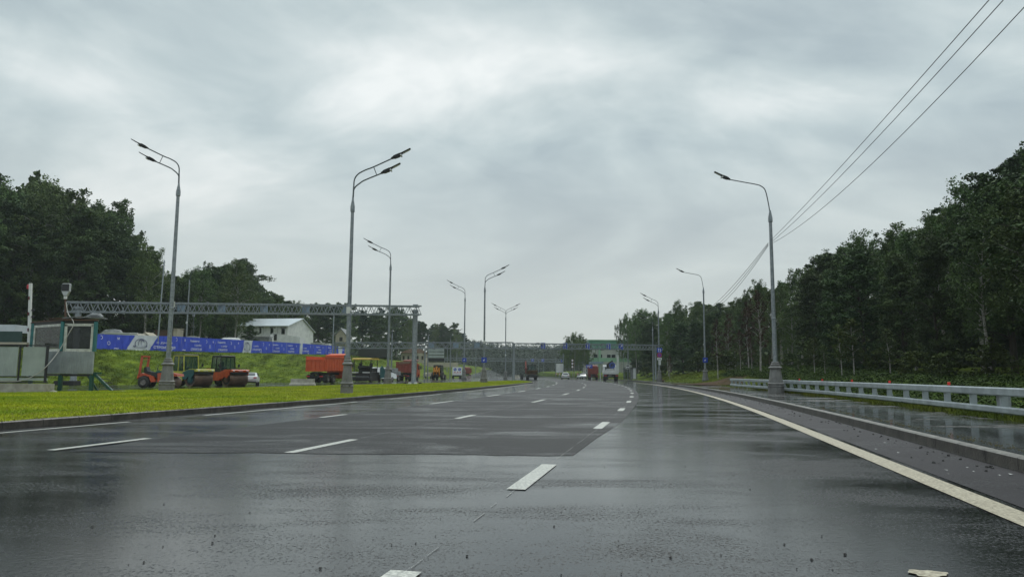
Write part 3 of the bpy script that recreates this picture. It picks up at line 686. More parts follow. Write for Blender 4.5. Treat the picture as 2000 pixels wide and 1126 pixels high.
for q in (-.75, -.3, .3, .75):
    MB().box((q, -.75, .1), (.28, .3, .42), ch=.02).build('ballast_block', M['dark'] if abs(q) > .5 else M['offwhite'], g1, smooth=False)
for px in (326, 402, 485, 570, 655):
    t = (px - 131) / 690; z = lerp(tL, tR, t); signback(g1, (z[0], z[1] + .5, z[2] + .43), .72, .72)
MB().box((tR.x - b1.x - .5, tR.y - b1.y, tR.z - b1.z + 1.0), (.5, .5, .1)).build('cap_plate', M['steel'], g1, smooth=False)
# second gantry
g2 = empty('gantry', at(1003, 744, .0), 0, 'second lattice gantry spanning both carriageways with blue lane signs', 'gantry')
b2 = g2.location.copy()
zc_ = lambda px, py, Y: atd(px, py, Y)
a2 = zc_(655, 679.5, 134); c2 = zc_(1004, 680, b2.y); e2 = zc_(1292, 682.5, 139)
truss(g2, a2 - b2, c2 - b2 - Vector((.2, 0, 0)), 1.0, .9, .16, .085, pitch=1.5, box=False); truss(g2, c2 - b2 + Vector((.2, 0, .0)), e2 - b2, .85, .9, .15, .08, pitch=1.35, box=False)
gpost(g2, b2, c2.z + .9, .24); q = zc_(1281, 740, 139); gpost(g2, (q.x, q.y, .2), e2.z + .6, .2); q = a2; gpost(g2, (q.x, q.y, 0), a2.z + .8, .2)
for px in (848, 895, 935): t = (px - 655) / 349; z = lerp(a2, c2, t); signback(g2, (z[0], z[1] + .2, z[2] + .5), .95, .9)
def arrow_sign(parent, c, w, h, kind):
    o = MB().box((0, 0, 0), (w, .05, h)).build('lane_sign', M['signblue'], parent, smooth=False); o.location = Vector(c) - parent.location
    mb = MB(); y = -.029
    bd = .05 * w
    for s in (-1, 1):
        mb.box((s * (w / 2 - bd), y, 0), (bd * .7, .004, h * .9)); mb.box((0, y, s * (h / 2 - bd)), (w * .9 - bd, .0044, bd * .7))
    if kind == 'up': mb.quad((-.05 * w, y, -.32 * h), (.05 * w, y, -.32 * h), (.05 * w, y, .12 * h), (-.05 * w, y, .12 * h)); mb.add([(-.16 * w, y, .1 * h), (.16 * w, y, .1 * h), (0, y, .36 * h)], [(0, 1, 2)])
    elif kind == 'diag': mb.quad((-.28 * w, y, -.3 * h), (-.18 * w, y, -.36 * h), (.26 * w, y, .22 * h), (.16 * w, y, .3 * h)); mb.add([(.05 * w, y, .22 * h), (.33 * w, y, .36 * h), (.3 * w, y, .04 * h)], [(0, 1, 2)])
    mb.build('arrow', M['signwhite'], o, smooth=False); return o
for px in (1056, 1097, 1140, 1181): t = (px - 1004) / 288; z = lerp(c2, e2, t); arrow_sign(g2, (z[0], z[1] - .52, z[2] + .45), .75, 1.15, 'up')
z = lerp(c2, e2, (1206 - 1004) / 288); arrow_sign(g2, (z[0], z[1] - .52, z[2] + .45), .85, 1.15, 'diag')
# third gantry far away
g3 = empty('gantry', atd(1162, 735, 262), 0, 'farthest lattice gantry, low above the distant road', 'gantry'); b3 = g3.location.copy()
a3 = zc_(868, 703, 262); e3 = zc_(1166, 707.5, 262)
truss(g3, a3 - b3, e3 - b3, .9, .8, .2, .1, pitch=1.8, box=False); gpost(g3, (b3.x, b3.y, 0), e3.z + .7, .2); gpost(g3, (a3.x, a3.y, 0), a3.z + .8, .2)
q = zc_(1003, 735, 262); gpost(g3, (q.x, q.y, 0), a3.z + .8, .2)
for px in (1040, 1060, 1098, 1118): t = (px - 868) / 298; z = lerp(a3, e3, t); arrow_sign(g3, (z[0], z[1] - .52, z[2] + .45), 1.0, 1.0, 'up')
# ------------------------------------------------------------------ signs on posts
def disc(mb, c, r, y, n=20, r2=0.):
    if r2: vs = [(c[0] + q * math.cos(a), y, c[1] + q * math.sin(a)) for q in (r, r2) for a in np.linspace(0, 2 * math.pi, n + 1)[:-1]]; mb.add(vs, [(k, (k + 1) % n, n + (k + 1) % n, n + k) for k in range(n)])
    else: mb.add([(c[0] + r * math.cos(a), y, c[1] + r * math.sin(a)) for a in np.linspace(0, 2 * math.pi, n + 1)[:-1]], [tuple(range(n))])
def cyl_y(mb, c, r, y0, y1, n=20):
    a = [(c[0] + r * math.cos(q), y, c[1] + r * math.sin(q)) for y in (y0, y1) for q in np.linspace(0, 2 * math.pi, n + 1)[:-1]]
    mb.add(a, [tuple(range(n))[::-1], tuple(range(n, 2 * n))] + [(k, (k + 1) % n, n + (k + 1) % n, n + k) for k in range(n)])
def sign_thing(px, py, Y, label, cat='sign'):
    p = atd(px, py, Y); return empty('road_sign', p, 0, label, cat)
Yr = LM['R3'].location.y - .35
s = sign_thing(1288, 683.5, Yr, 'blue square direction sign with white arrows, topmost on its lamp post'); o = MB().box((0, 0, 0), (.82, .04, .78)).build('plate', M['signblue'], s, smooth=False)
mb = MB(); y = -.024
for x in (-.15, .12): mb.quad((x - .03, y, -.28), (x + .03, y, -.28), (x + .03, y, .15), (x - .03, y, .15)); mb.add([(x - .1, y, .12), (x + .1, y, .12), (x, y, .3)], [(0, 1, 2)])
mb.quad((.0, y, -.28), (.06, y, -.3), (.3, y, 0), (.25, y, .05)); mb.build('arrow', M['signwhite'], o, smooth=False)
s = sign_thing(1288, 693, Yr, 'round no-stopping sign with red cross on blue'); mb = MB(); cyl_y(mb, (0, 0), .38, -.02, .02); o = mb.build('plate', M['signred'], s, smooth=False)
mb = MB(); disc(mb, (0, 0), .30, -.023); i_ = mb.build('field', M['signblue'], o, smooth=False)
mb = MB()
for a in (math.pi / 4, -math.pi / 4): mb.box((0, -.026 - .001 * (a > 0), 0), (.62, .004, .07), R=(0, a, 0))
mb.build('cross', M['signred'], o, smooth=False)
s = sign_thing(1288, 700.3, Yr, 'small white tow-truck plate below the round sign'); o = MB().box((0, 0, 0), (.74, .04, .36)).build('plate', M['signwhite'], s, smooth=False)
mb = MB(); mb.box((-.12, -.023, -.04), (.32, .004, .1)); mb.box((.16, -.023, .0), (.16, .004, .12)); mb.box((-.1, -.024, .08), (.3, .004, .03), R=(0, .3, 0)); mb.build('pictogram', M['black'], o, smooth=False)
s = sign_thing(1288.5, 707.5, Yr, 'small upright white plate with a black arrow, lowest on its post'); o = MB().box((0, 0, 0), (.36, .04, .74)).build('plate', M['signwhite'], s, smooth=False)
mb = MB(); mb.box((.03, -.023, 0), (.05, .004, .4)); mb.add([(-.05, -.023, .15), (.11, -.023, .15), (.03, -.023, .3)], [(0, 1, 2)]); mb.add([(-.05, -.023, -.15), (.11, -.023, -.15), (.03, -.023, -.3)], [(0, 1, 2)]); mb.build('arrow', M['black'], o, smooth=False)
def round_blue(px, py, Y, label, r=.3):
    s = sign_thing(px, py, Y, label); mb = MB(); mb.box((0, 0, 0), (r * 2.1, .035, r * 2.1), ch=.01); o = mb.build('plate', M['signblue'], s, smooth=False)
    mb = MB(); y = -.023; mb.quad((-.03, y, .02), (.02, y, -.03), (.12, y, .08), (.07, y, .12)); mb.add([(-.12, y, -.12), (.06, y, -.1), (-.1, y, .07)], [(0, 1, 2)]); mb.build('arrow', M['signwhite'], o, smooth=False)
round_blue(1377.5, 702.7, LM['R2'].location.y - .2, 'small blue arrow sign on the lamp post by the guardrail end')
round_blue(945.5, 702.5, LM['L5'].location.y - .2, 'small blue arrow sign on the lamp post at the lawn tip')
round_blue(907, 702.5, LM['L4'].location.y - .2, 'small blue arrow sign on the lamp post right of the works truck')
# rear of the large board on its mast
bd = empty('sign_board', atd(829, 738, 150), 0, 'large grey rear of a three-panel sign board on a steel mast', 'sign board')
for k in range(3):
    p = atd(852, 683.2 + k * 6.4, 150) - bd.location
    MB().box(p, (3.2, .06, .52)).build('panel', M['panel'], bd, smooth=False)
p = atd(852, 700, 150) - bd.location; MB().box(p, (3.3, .05, .95)).build('back_frame', M['dark'], bd, smooth=False)
mb = MB(); mb.tube([(0, 0, 0), (0, 0, atd(829, 682, 150).z)], .16, 8); 
for z in (684, 697): q = atd(845, z, 150) - bd.location; mb.bar((0, .1, q.z), (q.x + 1.8, .1, q.z), .09)
mb.build('mast', M['steel'], bd)
# ------------------------------------------------------------------ guardrail
gr = empty('guardrail', R(12, 9.75, .15), 0, 'grey two-rail steel guardrail along the right pavement', 'guardrail'); gl = gr.location.copy()
def gu(y): return 9.75 - .8 * sstep(30, 68, y)
gy = list(np.arange(8, 69, 1.85)); 
def gp(y, du, z): return Vector(R(y, gu(y) + du, z)) - gl
def railprism(mb, ys, z0, z1, d0, d1, chf=.03):
    vs = []; 
    for y in ys: vs += [gp(y, d0, z0 + chf), gp(y, d0, z1 - chf), gp(y, d0 + chf, z1), gp(y, d1, z1), gp(y, d1, z0), gp(y, d0 + chf, z0)]
    n = len(ys); mb.add(vs, [(i * 6 + k, i * 6 + (k + 1) % 6, (i + 1) * 6 + (k + 1) % 6, (i + 1) * 6 + k) for i in range(n - 1) for k in range(6)] + [tuple(range(6)), tuple(range((n - 1) * 6, n * 6))])
mb = MB(); railprism(mb, gy, .74, .95, -.12, .02); mb.build('top_rail', M['rail'], gr, ang=20)
mb = MB(); railprism(mb, gy, .30, .47, -.12, .02); mb.build('bottom_rail', M['rail'], gr, ang=20)
for i, y in enumerate(gy):
    rz = -math.atan(_sl(y)) 
    mb = MB(); mb.box((0, 0, .47), (.17, .07, .56)); o = mb.build('post', M['rail'], gr, smooth=False); o.location = gp(y, .05, 0) + Vector((0, 0, .12)); o.rotation_euler = (0, 0, rz)
    mb = MB(); mb.bar(gp(y + .15, .08, .84), gp(y + .75, .5, .05), .045); mb.build('brace', M['rail'], gr, smooth=False)
    if i in (4, 7):
        mb = MB(); mb.box((0, 0, .35), (.12, .2, 1.1)); mb.box((.1, -.16, .3), (.14, .02, 1.0)); o = mb.build('anchor_post', M['steel'], gr, smooth=False); o.location = gp(y + .35, .12, 0); o.rotation_euler = (0, 0, rz)
for i, px in enumerate([1563, 1608, 1667, 1740, 1856]):
    # solve the station under this column
    y = min(np.arange(12, 68, .1), key=lambda q: abs((R(q, gu(q) + .0)[0] / R(q, gu(q))[1]) - ray(px, 745).x / ray(px, 745).y))
    p = Vector(R(y, gu(y) - .05, .953)); o = empty('reflector', p, 0, ['red reflector on the rail, fifth from the right', 'red reflector on the rail, fourth from the right', 'red reflector on the rail, middle one', 'red reflector on the rail, second from the right', 'red reflector on the rail, the largest and nearest'][i], 'reflector', 'red reflectors on the guardrail')
    MB().box((0, 0, .055), (.085, .03, .09), ch=.008).build('lens', M['reflector'], o, smooth=False); MB().box((0, .022, .03), (.05, .01, .1)).build('bracket', M['steel'], o, smooth=False)
# ------------------------------------------------------------------ overhead wires
def wire(name, a, b, sag, label, r=.013, n=28, m='cable'):
    a = Vector(a); b = Vector(b); pts = [a.lerp(b, t) - Vector((0, 0, sag * 4 * t * (1 - t))) for t in np.linspace(0, 1, n)]
    o = MB().tube(pts, r, 5).build(name, M[m]); return tag(o, label, 'cable', 'overhead cables')
r1 = LM['R1'].location; r2 = LM['R2'].location
za = atd(1507, 470, r1.y).z
for i, (dz, dx, sag, lb) in enumerate([(.15, .1, .25, 'uppermost cable running from the lamp to the top right'), (.0, .12, .45, 'middle cable running from the lamp to the top right'), (-.12, .14, 1.0, 'lowest and most sagging cable running from the lamp to the top right')]):
    A_ = Vector((r1.x + dx, r1.y, za + dz)); B_ = atd(*[(1932, 0), (1960, 0), (2000, 15)][i], 15); tt = (A_.y - 15) / (A_.y - 3.5); B_.z += sag * 4 * tt * (1 - tt)
    wire('overhead_cable', A_, A_ + (B_ - A_) / tt, sag, lb, .011)
for i in range(3):
    wire('overhead_cable', (r1.x - .15, r1.y + .1, za - .12 - i * .08), (r2.x, r2.y - .1, za - .3 - i * .15), [.45, .65, .85][i], ['upper', 'middle', 'lower'][i] + ' cable between the two single-arm lamps on the right', .016)
# ------------------------------------------------------------------ trees
def leafquads(P, size, rs, droop=0., flat=.35, asp=1.6):
    """P (n,3) centres -> quads, random facing, slightly folded by orientation only"""
    n = len(P); nrm = rs.normal(0, 1, (n, 3)); nrm[:, 2] = np.abs(nrm[:, 2]) + flat; nrm /= np.linalg.norm(nrm, axis=1)[:, None]
    a = rs.normal(0, 1, (n, 3)); a[:, 2] -= droop; a -= (a * nrm).sum(1)[:, None] * nrm; a /= np.linalg.norm(a, axis=1)[:, None] + 1e-9
    b = np.cross(nrm, a); s = (size * rs.uniform(.55, 1.35, n))[:, None]
    v = np.stack([P - a * s * asp * .5, P + b * s * .5 - a * s * .1, P + a * s * asp * .5, P - b * s * .5 - a * s * .1], 1)
    return v.reshape(-1, 3)
def make_tree(kind, seed, H, nleaf, leaf, far=False):
    """returns (trunk mesh object, crown mesh object) prototypes at the origin"""
    rs = np.random.RandomState(seed); rn = random.Random(seed)
    tk = MB(); C = []; Wt = []
    lean = rn.uniform(-.03, .03) * H
    if kind == 'pine':
        hb = .55; Rm = .14 * H; tr = .016 * H
    elif kind == 'birch':
        hb = .28; Rm = .135 * H; tr = .010 * H
    elif kind == 'young':
        hb = .3; Rm = .15 * H; tr = .012 * H
    elif kind == 'bush':
        hb = .02; Rm = .5 * H; tr = .012 * H
    elif kind == 'dead':
        hb = .3; Rm = .12 * H; tr = .0125 * H
    elif kind == 'edge':   # leafy to the ground, grows at the forest edge
        hb = .05; Rm = .17 * H; tr = .013 * H
    else:
        hb = .2; Rm = .18 * H; tr = .016 * H
    def axis(z): t = z / H; return Vector((lean * t * t + .02 * H * math.sin(t * 4 + seed) * t, .015 * H * math.sin(t * 5 + seed * 2), z))
    zs = [0, .04 * H, .2 * H, .4 * H, .6 * H, .78 * H, .9 * H, .97 * H]
    tk.tube([axis(z) for z in zs], [tr * 1.35, tr, tr * .85, tr * .7, tr * .5, tr * .3, tr * .16, tr * .05], 6 if far else 8)
    nb = {'pine': 26, 'birch': 34, 'young': 22, 'bush': 16, 'dead': 26, 'edge': 44}.get(kind, 40)
    if far: nb = int(nb * .6)
    for i in range(nb):
        t = (i + rn.random()) / nb; z = H * (hb + (1 - hb) * t ** .9 * .985); ang = i * 2.4 + rn.uniform(-.5, .5)
        q = (z / H - hb) / (1 - hb)
        if kind == 'pine': pr_ = .55 + .75 * math.sin(math.pi * min(1, q * .8 + .15)); rise = .25
        elif kind == 'birch': pr_ = .45 + .8 * math.sin(math.pi * (q * .82 + .12)) ; rise = .75
        elif kind in ('edge', 'bush'): pr_ = .55 + .6 * math.sin(math.pi * (q * .75 + .2)); rise = .45
        else: pr_ = .4 + .75 * math.sin(math.pi * (q * .78 + .18)); rise = .6
        pr_ *= max(.10, 1 - max(0, q - .6) * 2.2)
        ln = Rm * pr_ * rn.uniform(.6, 1.25)
        st = axis(z * .97); d = Vector((math.cos(ang), math.sin(ang), rise * rn.uniform(.5, 1.4)))
        e = st + d * ln; mid = st.lerp(e, .55) + Vector((0, 0, ln * .10))
        if kind == 'birch': e = e - Vector((0, 0, ln * .25))
        tk.tube([st, mid, e], [tr * .32 * (1 - q * .6), tr * .2, tr * .06], 4, cap=False)
        m = 3 if far else 5
        for k in range(m):
            f = .35 + .65 * (k + rn.random()) / m; c = st.lerp(mid, f / .55) if f < .55 else mid.lerp(e, (f - .55) / .45)
            w = Rm * (.28 if kind == 'birch' else .22)
            C.append((c.x + rn.gauss(0, w), c.y + rn.gauss(0, w), c.z + rn.gauss(0, w * .7))); Wt.append(.5 + f)
    for k in range(6): a = axis(H * rn.uniform(.86, 1.0)); C.append((a.x + rn.gauss(0, .12), a.y + rn.gauss(0, .12), a.z)); Wt.append(.35)
    C = np.array(C); Wt = np.array(Wt); Wt /= Wt.sum()
    idx = rs.choice(len(C), nleaf, p=Wt); sg = Rm * (.115 if kind == 'birch' else .15) * rs.uniform(.55, 1.3, len(C))[idx][:, None]
    off = rs.normal(0, 1, (nleaf, 3)); off /= (np.linalg.norm(off, axis=1)[:, None] + 1e-6); off *= rs.uniform(0, 1, (nleaf, 1)) ** .45 * 1.7
    off[:, 2] *= .55 if kind in ('oak', 'pine', 'edge', 'bush') else .9
    P = C[idx] + off * sg
    if kind == 'birch': P[:, 2] -= rs.exponential(.03 * H, nleaf) * (rs.rand(nleaf) < .6)
    if kind == 'bush' or kind == 'edge': P[:, 2] = np.maximum(P[:, 2], rs.uniform(.05, .6, nleaf))
    if kind == 'dead': P[:, 2] = np.maximum(P[:, 2], .5)
    v = leafquads(P, leaf, rs, droop=1.0 if kind == 'birch' else .2, flat=.1 if kind == 'birch' else .5, asp=2.6 if kind == 'pine' else 1.6)
    lm = {'birch': 'leaf1', 'pine': 'leaf3', 'dead': 'leaf4', 'young': 'leaf5', 'bush': 'leaf5'}.get(kind, 'leaf2')
    root = bpy.data.objects.new('tree', None)
    a = tk.build('trunk', M['birch'] if kind in ('birch', 'young', 'dead') else M['bark'])
    b = npmesh('crown', v, np.arange(len(v)).reshape(-1, 4), M[lm])
    for o in (a, b): COL.objects.unlink(o)
    return (a.data, b.data, H)
PROTO = {}
for k, specs in dict(birch=[(1, 15, 17000, .12), (2, 15, 14000, .12), (3, 15, 16000, .12), (31, 15, 11000, .12)], oak=[(4, 14, 27000, .14), (5, 14, 27000, .145), (6, 14, 24000, .14)],
                     edge=[(7, 12, 30000, .125), (8, 12, 30000, .125), (12, 12, 28000, .125)], pine=[(9, 16, 16000, .13), (10, 16, 15000, .13)], young=[(11, 7, 1500, .16), (14, 7, 1200, .16)],
                     bush=[(13, 3, 2600, .16), (16, 3, 2600, .15)], dead=[(15, 12, 2600, .16), (19, 12, 2000, .15)],
                     birchf=[(21, 15, 7500, .22), (22, 15, 7000, .22)], oakf=[(24, 14, 9000, .23), (25, 14, 8500, .23)], pinef=[(27, 16, 6500, .20), (28, 16, 6000, .20)]).items():
    kk = k[:-1] if k.endswith('f') else k
    PROTO[k] = [make_tree(kk, s, H, n, l, far=k.endswith('f')) for s, H, n, l in specs]
NAMES = dict(birch='birch_tree', oak='broadleaf_tree', edge='broadleaf_tree', pine='pine_tree', young='young_tree', bush='shrub', dead='withered_tree')
TR = random.Random(77); NT = [0]
def tree(kind, loc, h, label, group, wide=1.0, v=None, cat='tree', rot=None):
    pr_ = PROTO[kind]; td, cd, H = pr_[TR.randrange(len(pr_)) if v is None else v]; s = h / H
    kk = kind[:-1] if kind.endswith('f') else kind
    r = empty(NAMES[kk], loc, TR.uniform(0, 6.28) if rot is None else rot, label, cat, group); w = s * wide * TR.uniform(.9, 1.12)
    r.scale = (w, w, s)
    for nm, d in (('trunk', td), ('crown', cd)):
        o = bpy.data.objects.new(nm, d); COL.objects.link(o); o.parent = r
    NT[0] += 1; return r
def plateau_z(x, y): return 4.2
# right forest: front row follows the measured silhouette, deeper rows fill the dark behind it
RT = [(1205, 625), (1225, 612), (1250, 610), (1290, 606), (1330, 597), (1370, 590), (1400, 585), (1430, 572), (1460, 570), (1490, 553), (1520, 545), (1560, 533), (1600, 505), (1640, 484), (1680, 462), (1720, 452), (1760, 447), (1800, 425), (1850, 398), (1890, 385), (1930, 352), (1960, 340), (1985, 315), (2000, 285), (2080, 230), (2200, 190), (2400, 80)]
RD = [(1205, 205), (1250, 180), (1300, 150), (1400, 118), (1500, 98), (1600, 78), (1700, 67), (1800, 57), (1900, 50), (2000, 43), (2100, 38), (2400, 27)]
gR = 'forest trees on the right of the road'
LBL = dict(birch='birch with drooping crown standing in the right forest', oak='dark broadleaf tree standing in the right forest', edge='dense dark tree at the edge of the right forest', pine='pine standing in the right forest',
           birchf='birch with drooping crown standing in the right forest', oakf='dark broadleaf tree standing in the right forest', pinef='pine standing in the right forest')
def row(px0, px1, dens, tops, ds, dscale, hscale, kinds, lbl, grp, zf, jit=.12, jy=.06):
    px = px0
    while px < px1:
        d = interp(px, ds) * dscale * TR.uniform(1 - jy, 1 + jy)
        py = interp(px, tops); h0 = atd(px, py, d)
        x = atd(px, 730, d).x; z = zf(x, d)
        h = (h0.z - z) * hscale * TR.uniform(1 - jit, 1 + jit * .5)
        k = TR.choice(kinds)
        if d < 110 and k.endswith('f'): k = k[:-1]
        if h > 4: tree(k, (x, d, z - .15), h, lbl[k], grp, wide=TR.uniform(.9, 1.2) * (1.0 if h > 10 else 1.25))
        px += dens * TR.uniform(.75, 1.25) * F / d / F * 1.0 * (F / 1.0) / 1.0 if False else dens / d * F * TR.uniform(.75, 1.25)
vz = lambda x, y: verge_z(x, y)
row(1246, 2420, 3.0, RT, RD, 1.0, .86, ['edge', 'edge', 'oak', 'birch'], LBL, gR, vz, jit=.16)
row(1246, 2450, 3.0, RT, RD, 1.16, 1.0, ['birch', 'birch', 'birch', 'oak'], LBL, gR, vz)
row(1246, 2500, 4.2, RT, RD, 1.38, .97, ['oakf', 'birchf', 'oak'], LBL, gR, vz)
row(1246, 2550, 5.5, RT, RD, 1.7, .9, ['oakf', 'oakf', 'birchf'], LBL, gR, vz)
# understorey
gU = 'shrubs under the right forest edge'
px = 1240
while px < 2300:
    d = interp(px, RD) * TR.uniform(.84, 1.02); x = atd(px, 730, d).x
    tree('bush', (x, d, vz(x, d) - .1), TR.uniform(1.6, 3.4), 'low leafy shrub below the right forest edge', gU, 1.1, cat='shrub'); px += 3.0 / d * F * TR.uniform(.7, 1.3)
# slim pale trunks and withered trees at the edge
def spot(kind, px, basepy, d, toppy, label, wide=1., v=None, grp=None, cat='tree', zf=vz):
    x = atd(px, 730, d).x; z = zf(x, d); return tree(kind, (x, d, z - .1), atd(px, toppy, d).z - z, label, grp, wide, v, cat)
for px, d, top, lb, kd in [(1402, 92, 620, 'forked pale birch with thin withered twigs left of the tall bare birch', 'dead'), (1446, 88, 640, 'slim withered birch left of the tall bare one', 'dead'), (1468, 84, 655, 'thin pale birch beside the brown tree', 'dead'),
                       (1485, 76, 562, 'tall white birch trunk with brown withered foliage left of the nearest right lamp', 'dead'), (1462, 90, 585, 'brown withered tree left of the nearest right lamp', 'dead'),
                       (1425, 100, 610, 'brownish thin tree between the two right lamps', 'dead'), (1504, 82, 690, 'short bare white trunk right beside the lamp post', 'dead'),
                       (1592, 62, 655, 'slender young tree right of the nearest right lamp', 'young'), (1612, 60, 672, 'second slender young tree right of the lamp, leaning', 'young'), (1560, 66, 700, 'small young tree close right of the lamp', 'young'),
                       (1644, 56, 632, 'thin young tree left of the yellowing one', 'young'), (1668, 55, 618, 'young tree with yellowing top and pale straight trunk', 'young'), (1738, 52, 640, 'lone young tree between two rail reflectors', 'young'),
                       (1262, 165, 672, 'pale trunk tree at the forest edge behind the parking signs', 'birch'), (1308, 130, 690, 'leaning thin pale tree right of the parking signs', 'dead')]:
    spot(kd, px, 740, d, top, lb, wide=.8 if kd != 'young' else 1.0)
# birch behind the bus shelter, clump in front of the green building
gC = 'birch clump in the middle distance'
for px, d, top, k in [(1105, 215, 672, 'birch'), (1113, 222, 657, 'birch'), (1122, 218, 650, 'birch'), (1131, 226, 651, 'birch'), (1141, 220, 661, 'birch'), (1149, 228, 668, 'birch')]:
    spot(k, px, 735, d, top, 'tree of the clump in front of the green and white building', 1.0, grp=gC, zf=lambda x, y: .2)
for px, d, top, lb in [(1214, 205, 622, 'sparse birch with hanging twigs over the bus shelter'), (1227, 188, 614, 'taller birch directly behind the bus shelter lamp'), (1243, 176, 616, 'birch right of the bus shelter')]:
    spot('birch', px, 735, d, top, lb, .62)
# left forest
LT = [(-500, 200), (-300, 240), (-100, 300), (0, 325), (35, 322), (60, 352), (100, 372), (150, 366), (190, 385), (215, 392), (235, 425), (252, 462), (275, 475), (300, 515), (345, 520), (380, 512), (410, 520), (435, 500), (465, 503), (490, 540), (520, 560), (545, 580), (575, 582), (600, 580), (630, 590), (660, 582), (700, 596), (740, 600), (780, 602), (810, 622), (830, 630), (860, 630), (892, 634), (905, 652)]
LD = [(-500, 60), (-300, 80), (0, 104), (200, 114), (300, 128), (420, 150), (520, 178), (620, 205), (720, 235), (820, 270), (900, 330)]
gL = 'forest trees behind the blue banners'
LBL2 = dict(birch='birch rising behind the blue banners', oak='dark broadleaf tree behind the blue banners', edge='dense dark tree behind the blue banners', pine='pine behind the blue banners', birchf='birch rising behind the blue banners', oakf='dark broadleaf tree behind the blue banners', pinef='pine behind the blue banners')
lz = lambda x, y: 4.0
row(-420, 560, 3.3, LT, LD, 1.0, .86, ['oak', 'birch', 'edge'], LBL2, gL, lz, jit=.14)
row(-420, 560, 3.4, LT, LD, 1.14, .98, ['birch', 'birch', 'birch', 'oak'], LBL2, gL, lz)
row(-380, 560, 4.6, LT, LD, 1.36, .93, ['oakf', 'birchf'], LBL2, gL, lz)
row(296, 575, 3.0, LT, LD, .97, .93, ['oak', 'birch', 'birch'], LBL2, gL, lz, jit=.08)
LBL3 = {k: v.replace('behind the blue banners', 'of the pine wood left of the road').replace('rising ', '') for k, v in LBL2.items()}
gP = 'wood beyond the side road'
row(540, 905, 4.6, LT, LD, 1.0, .95, ['pine', 'oak', 'pine', 'birch'], LBL3, gP, lz, jit=.08)
row(540, 905, 5.2, LT, LD, 1.15, 1.0, ['pinef', 'oakf', 'birchf'], LBL3, gP, lz)
row(560, 905, 5.6, LT, LD, 1.4, .95, ['pinef', 'oakf', 'oakf'], LBL3, gP, lz)
for px, d, top, lb in [(455, 128, 505, 'airy birch standing out above the banners left of the white house'), (385, 130, 520, 'thin-crowned birch behind the gantry'), (278, 116, 478, 'leafy tree with stubby upright shoots beside the left lamp')]:
    spot('birch', px, 700, d, top, lb, 1.1, zf=lz)
spot('oak', 484, 700, 122, 634, 'dark oak with wide low boughs overlapping the white house roof', 1.2, zf=lz)
gS = 'shrubs behind the blue banners'
px = -250
while px < 900:
    d = interp(px, LD) * .96; x = atd(px, 730, d).x
    if not (455 < px < 625) and not (800 < px < 835): tree('bush', (x, d, 3.8), TR.uniform(2, 4.5), 'leafy shrub at the foot of the forest behind the banners', gS, 1.2, cat='shrub')
    px += 3.6 / d * F
# far-off wood closing the view
rs = np.random.RandomState(5); P = []
for i in range(520):
    y = rs.uniform(430, 640); px = rs.uniform(840, 1330); top = interp(px, [(840, 645), (890, 650), (905, 656), (950, 662), (1000, 669), (1050, 669), (1100, 668), (1200, 664), (1330, 660)])
    t = atd(px, top + rs.uniform(0, 6), y); x = t.x
    H = t.z - 2; n = 420; 
    o = rs.normal(0, 1, (n, 3)); o /= np.linalg.norm(o, axis=1)[:, None]; r = rs.uniform(.5, 1, (n, 1)) ** .5
    P.append(np.array([x, y, H * .5]) + o * r * np.array([3.6, 3.6, H * .54]) + rs.normal(0, .4, (n, 3)))
P = np.concatenate(P); v = leafquads(P, .62, rs, flat=.3)
o = npmesh('distant_wood', v, np.arange(len(v)).reshape(-1, 4), mat('far_leaves', (.045, .07, .03), .6, scale=.12, col2=(.022, .036, .018))); tag(o, 'far-off hazy wood closing the view beyond the road', 'wood', kind='stuff')
for side, n_ in (('left', 420), ('right', 380)):
    P = []
    for i in range(n_):
        if side == 'left': px = rs.uniform(-450, 930); d = interp(px, LD) * rs.uniform(1.5, 1.95); z0 = 4.
        else: px = rs.uniform(1190, 2600); d = interp(px, RD) * rs.uniform(1.85, 2.4); z0 = 2.
        x = (px - 1000) / F * d; H = min(11., .6 * (atd(px, interp(px, LT if side == 'left' else RT), d).z - z0)); n = 190
        o = rs.normal(0, 1, (n, 3)); o /= np.linalg.norm(o, axis=1)[:, None]; P.append(np.array([x, d, z0 + H * .5]) + o * (rs.uniform(.3, 1, (n, 1)) ** .5) * np.array([3.6, 3.6, H * .52]))
    P = np.concatenate(P); v = leafquads(P, .95, rs, flat=.3)
    o = npmesh('forest_interior', v, np.arange(len(v)).reshape(-1, 4), M['leaf2']); tag(o, 'deep dark interior of the ' + side + ' forest behind the trees that can be told apart', 'forest', kind='stuff')
# ferns behind the guardrail
rs = np.random.RandomState(8); P = []
for i in range(5200):
    y = rs.uniform(14, 96); b = kerb_u(y) + 3.45; q = rs.uniform(.55 if y < 60 else 3.5, 13); p = R(y, b + q, zright(b + q, y))
    n = 40; c = np.array(p); hh = rs.uniform(.2, .6) * interp(y, [(0, .3), (34, .4), (46, 1)])
    a = rs.uniform(0, 6.28, n); r = rs.uniform(.03, .32, n)
    P.append(c + np.stack([np.cos(a) * r, np.sin(a) * r, hh * (1 - r * .8) * rs.uniform(.4, 1, n)], 1))
P = np.concatenate(P); v = leafquads(P, .075, rs, flat=.9, asp=2.0)
o = npmesh('undergrowth', v, np.arange(len(v)).reshape(-1, 4), M['fern']); tag(o, 'low green ferns and weeds behind the guardrail', 'undergrowth', kind='stuff')
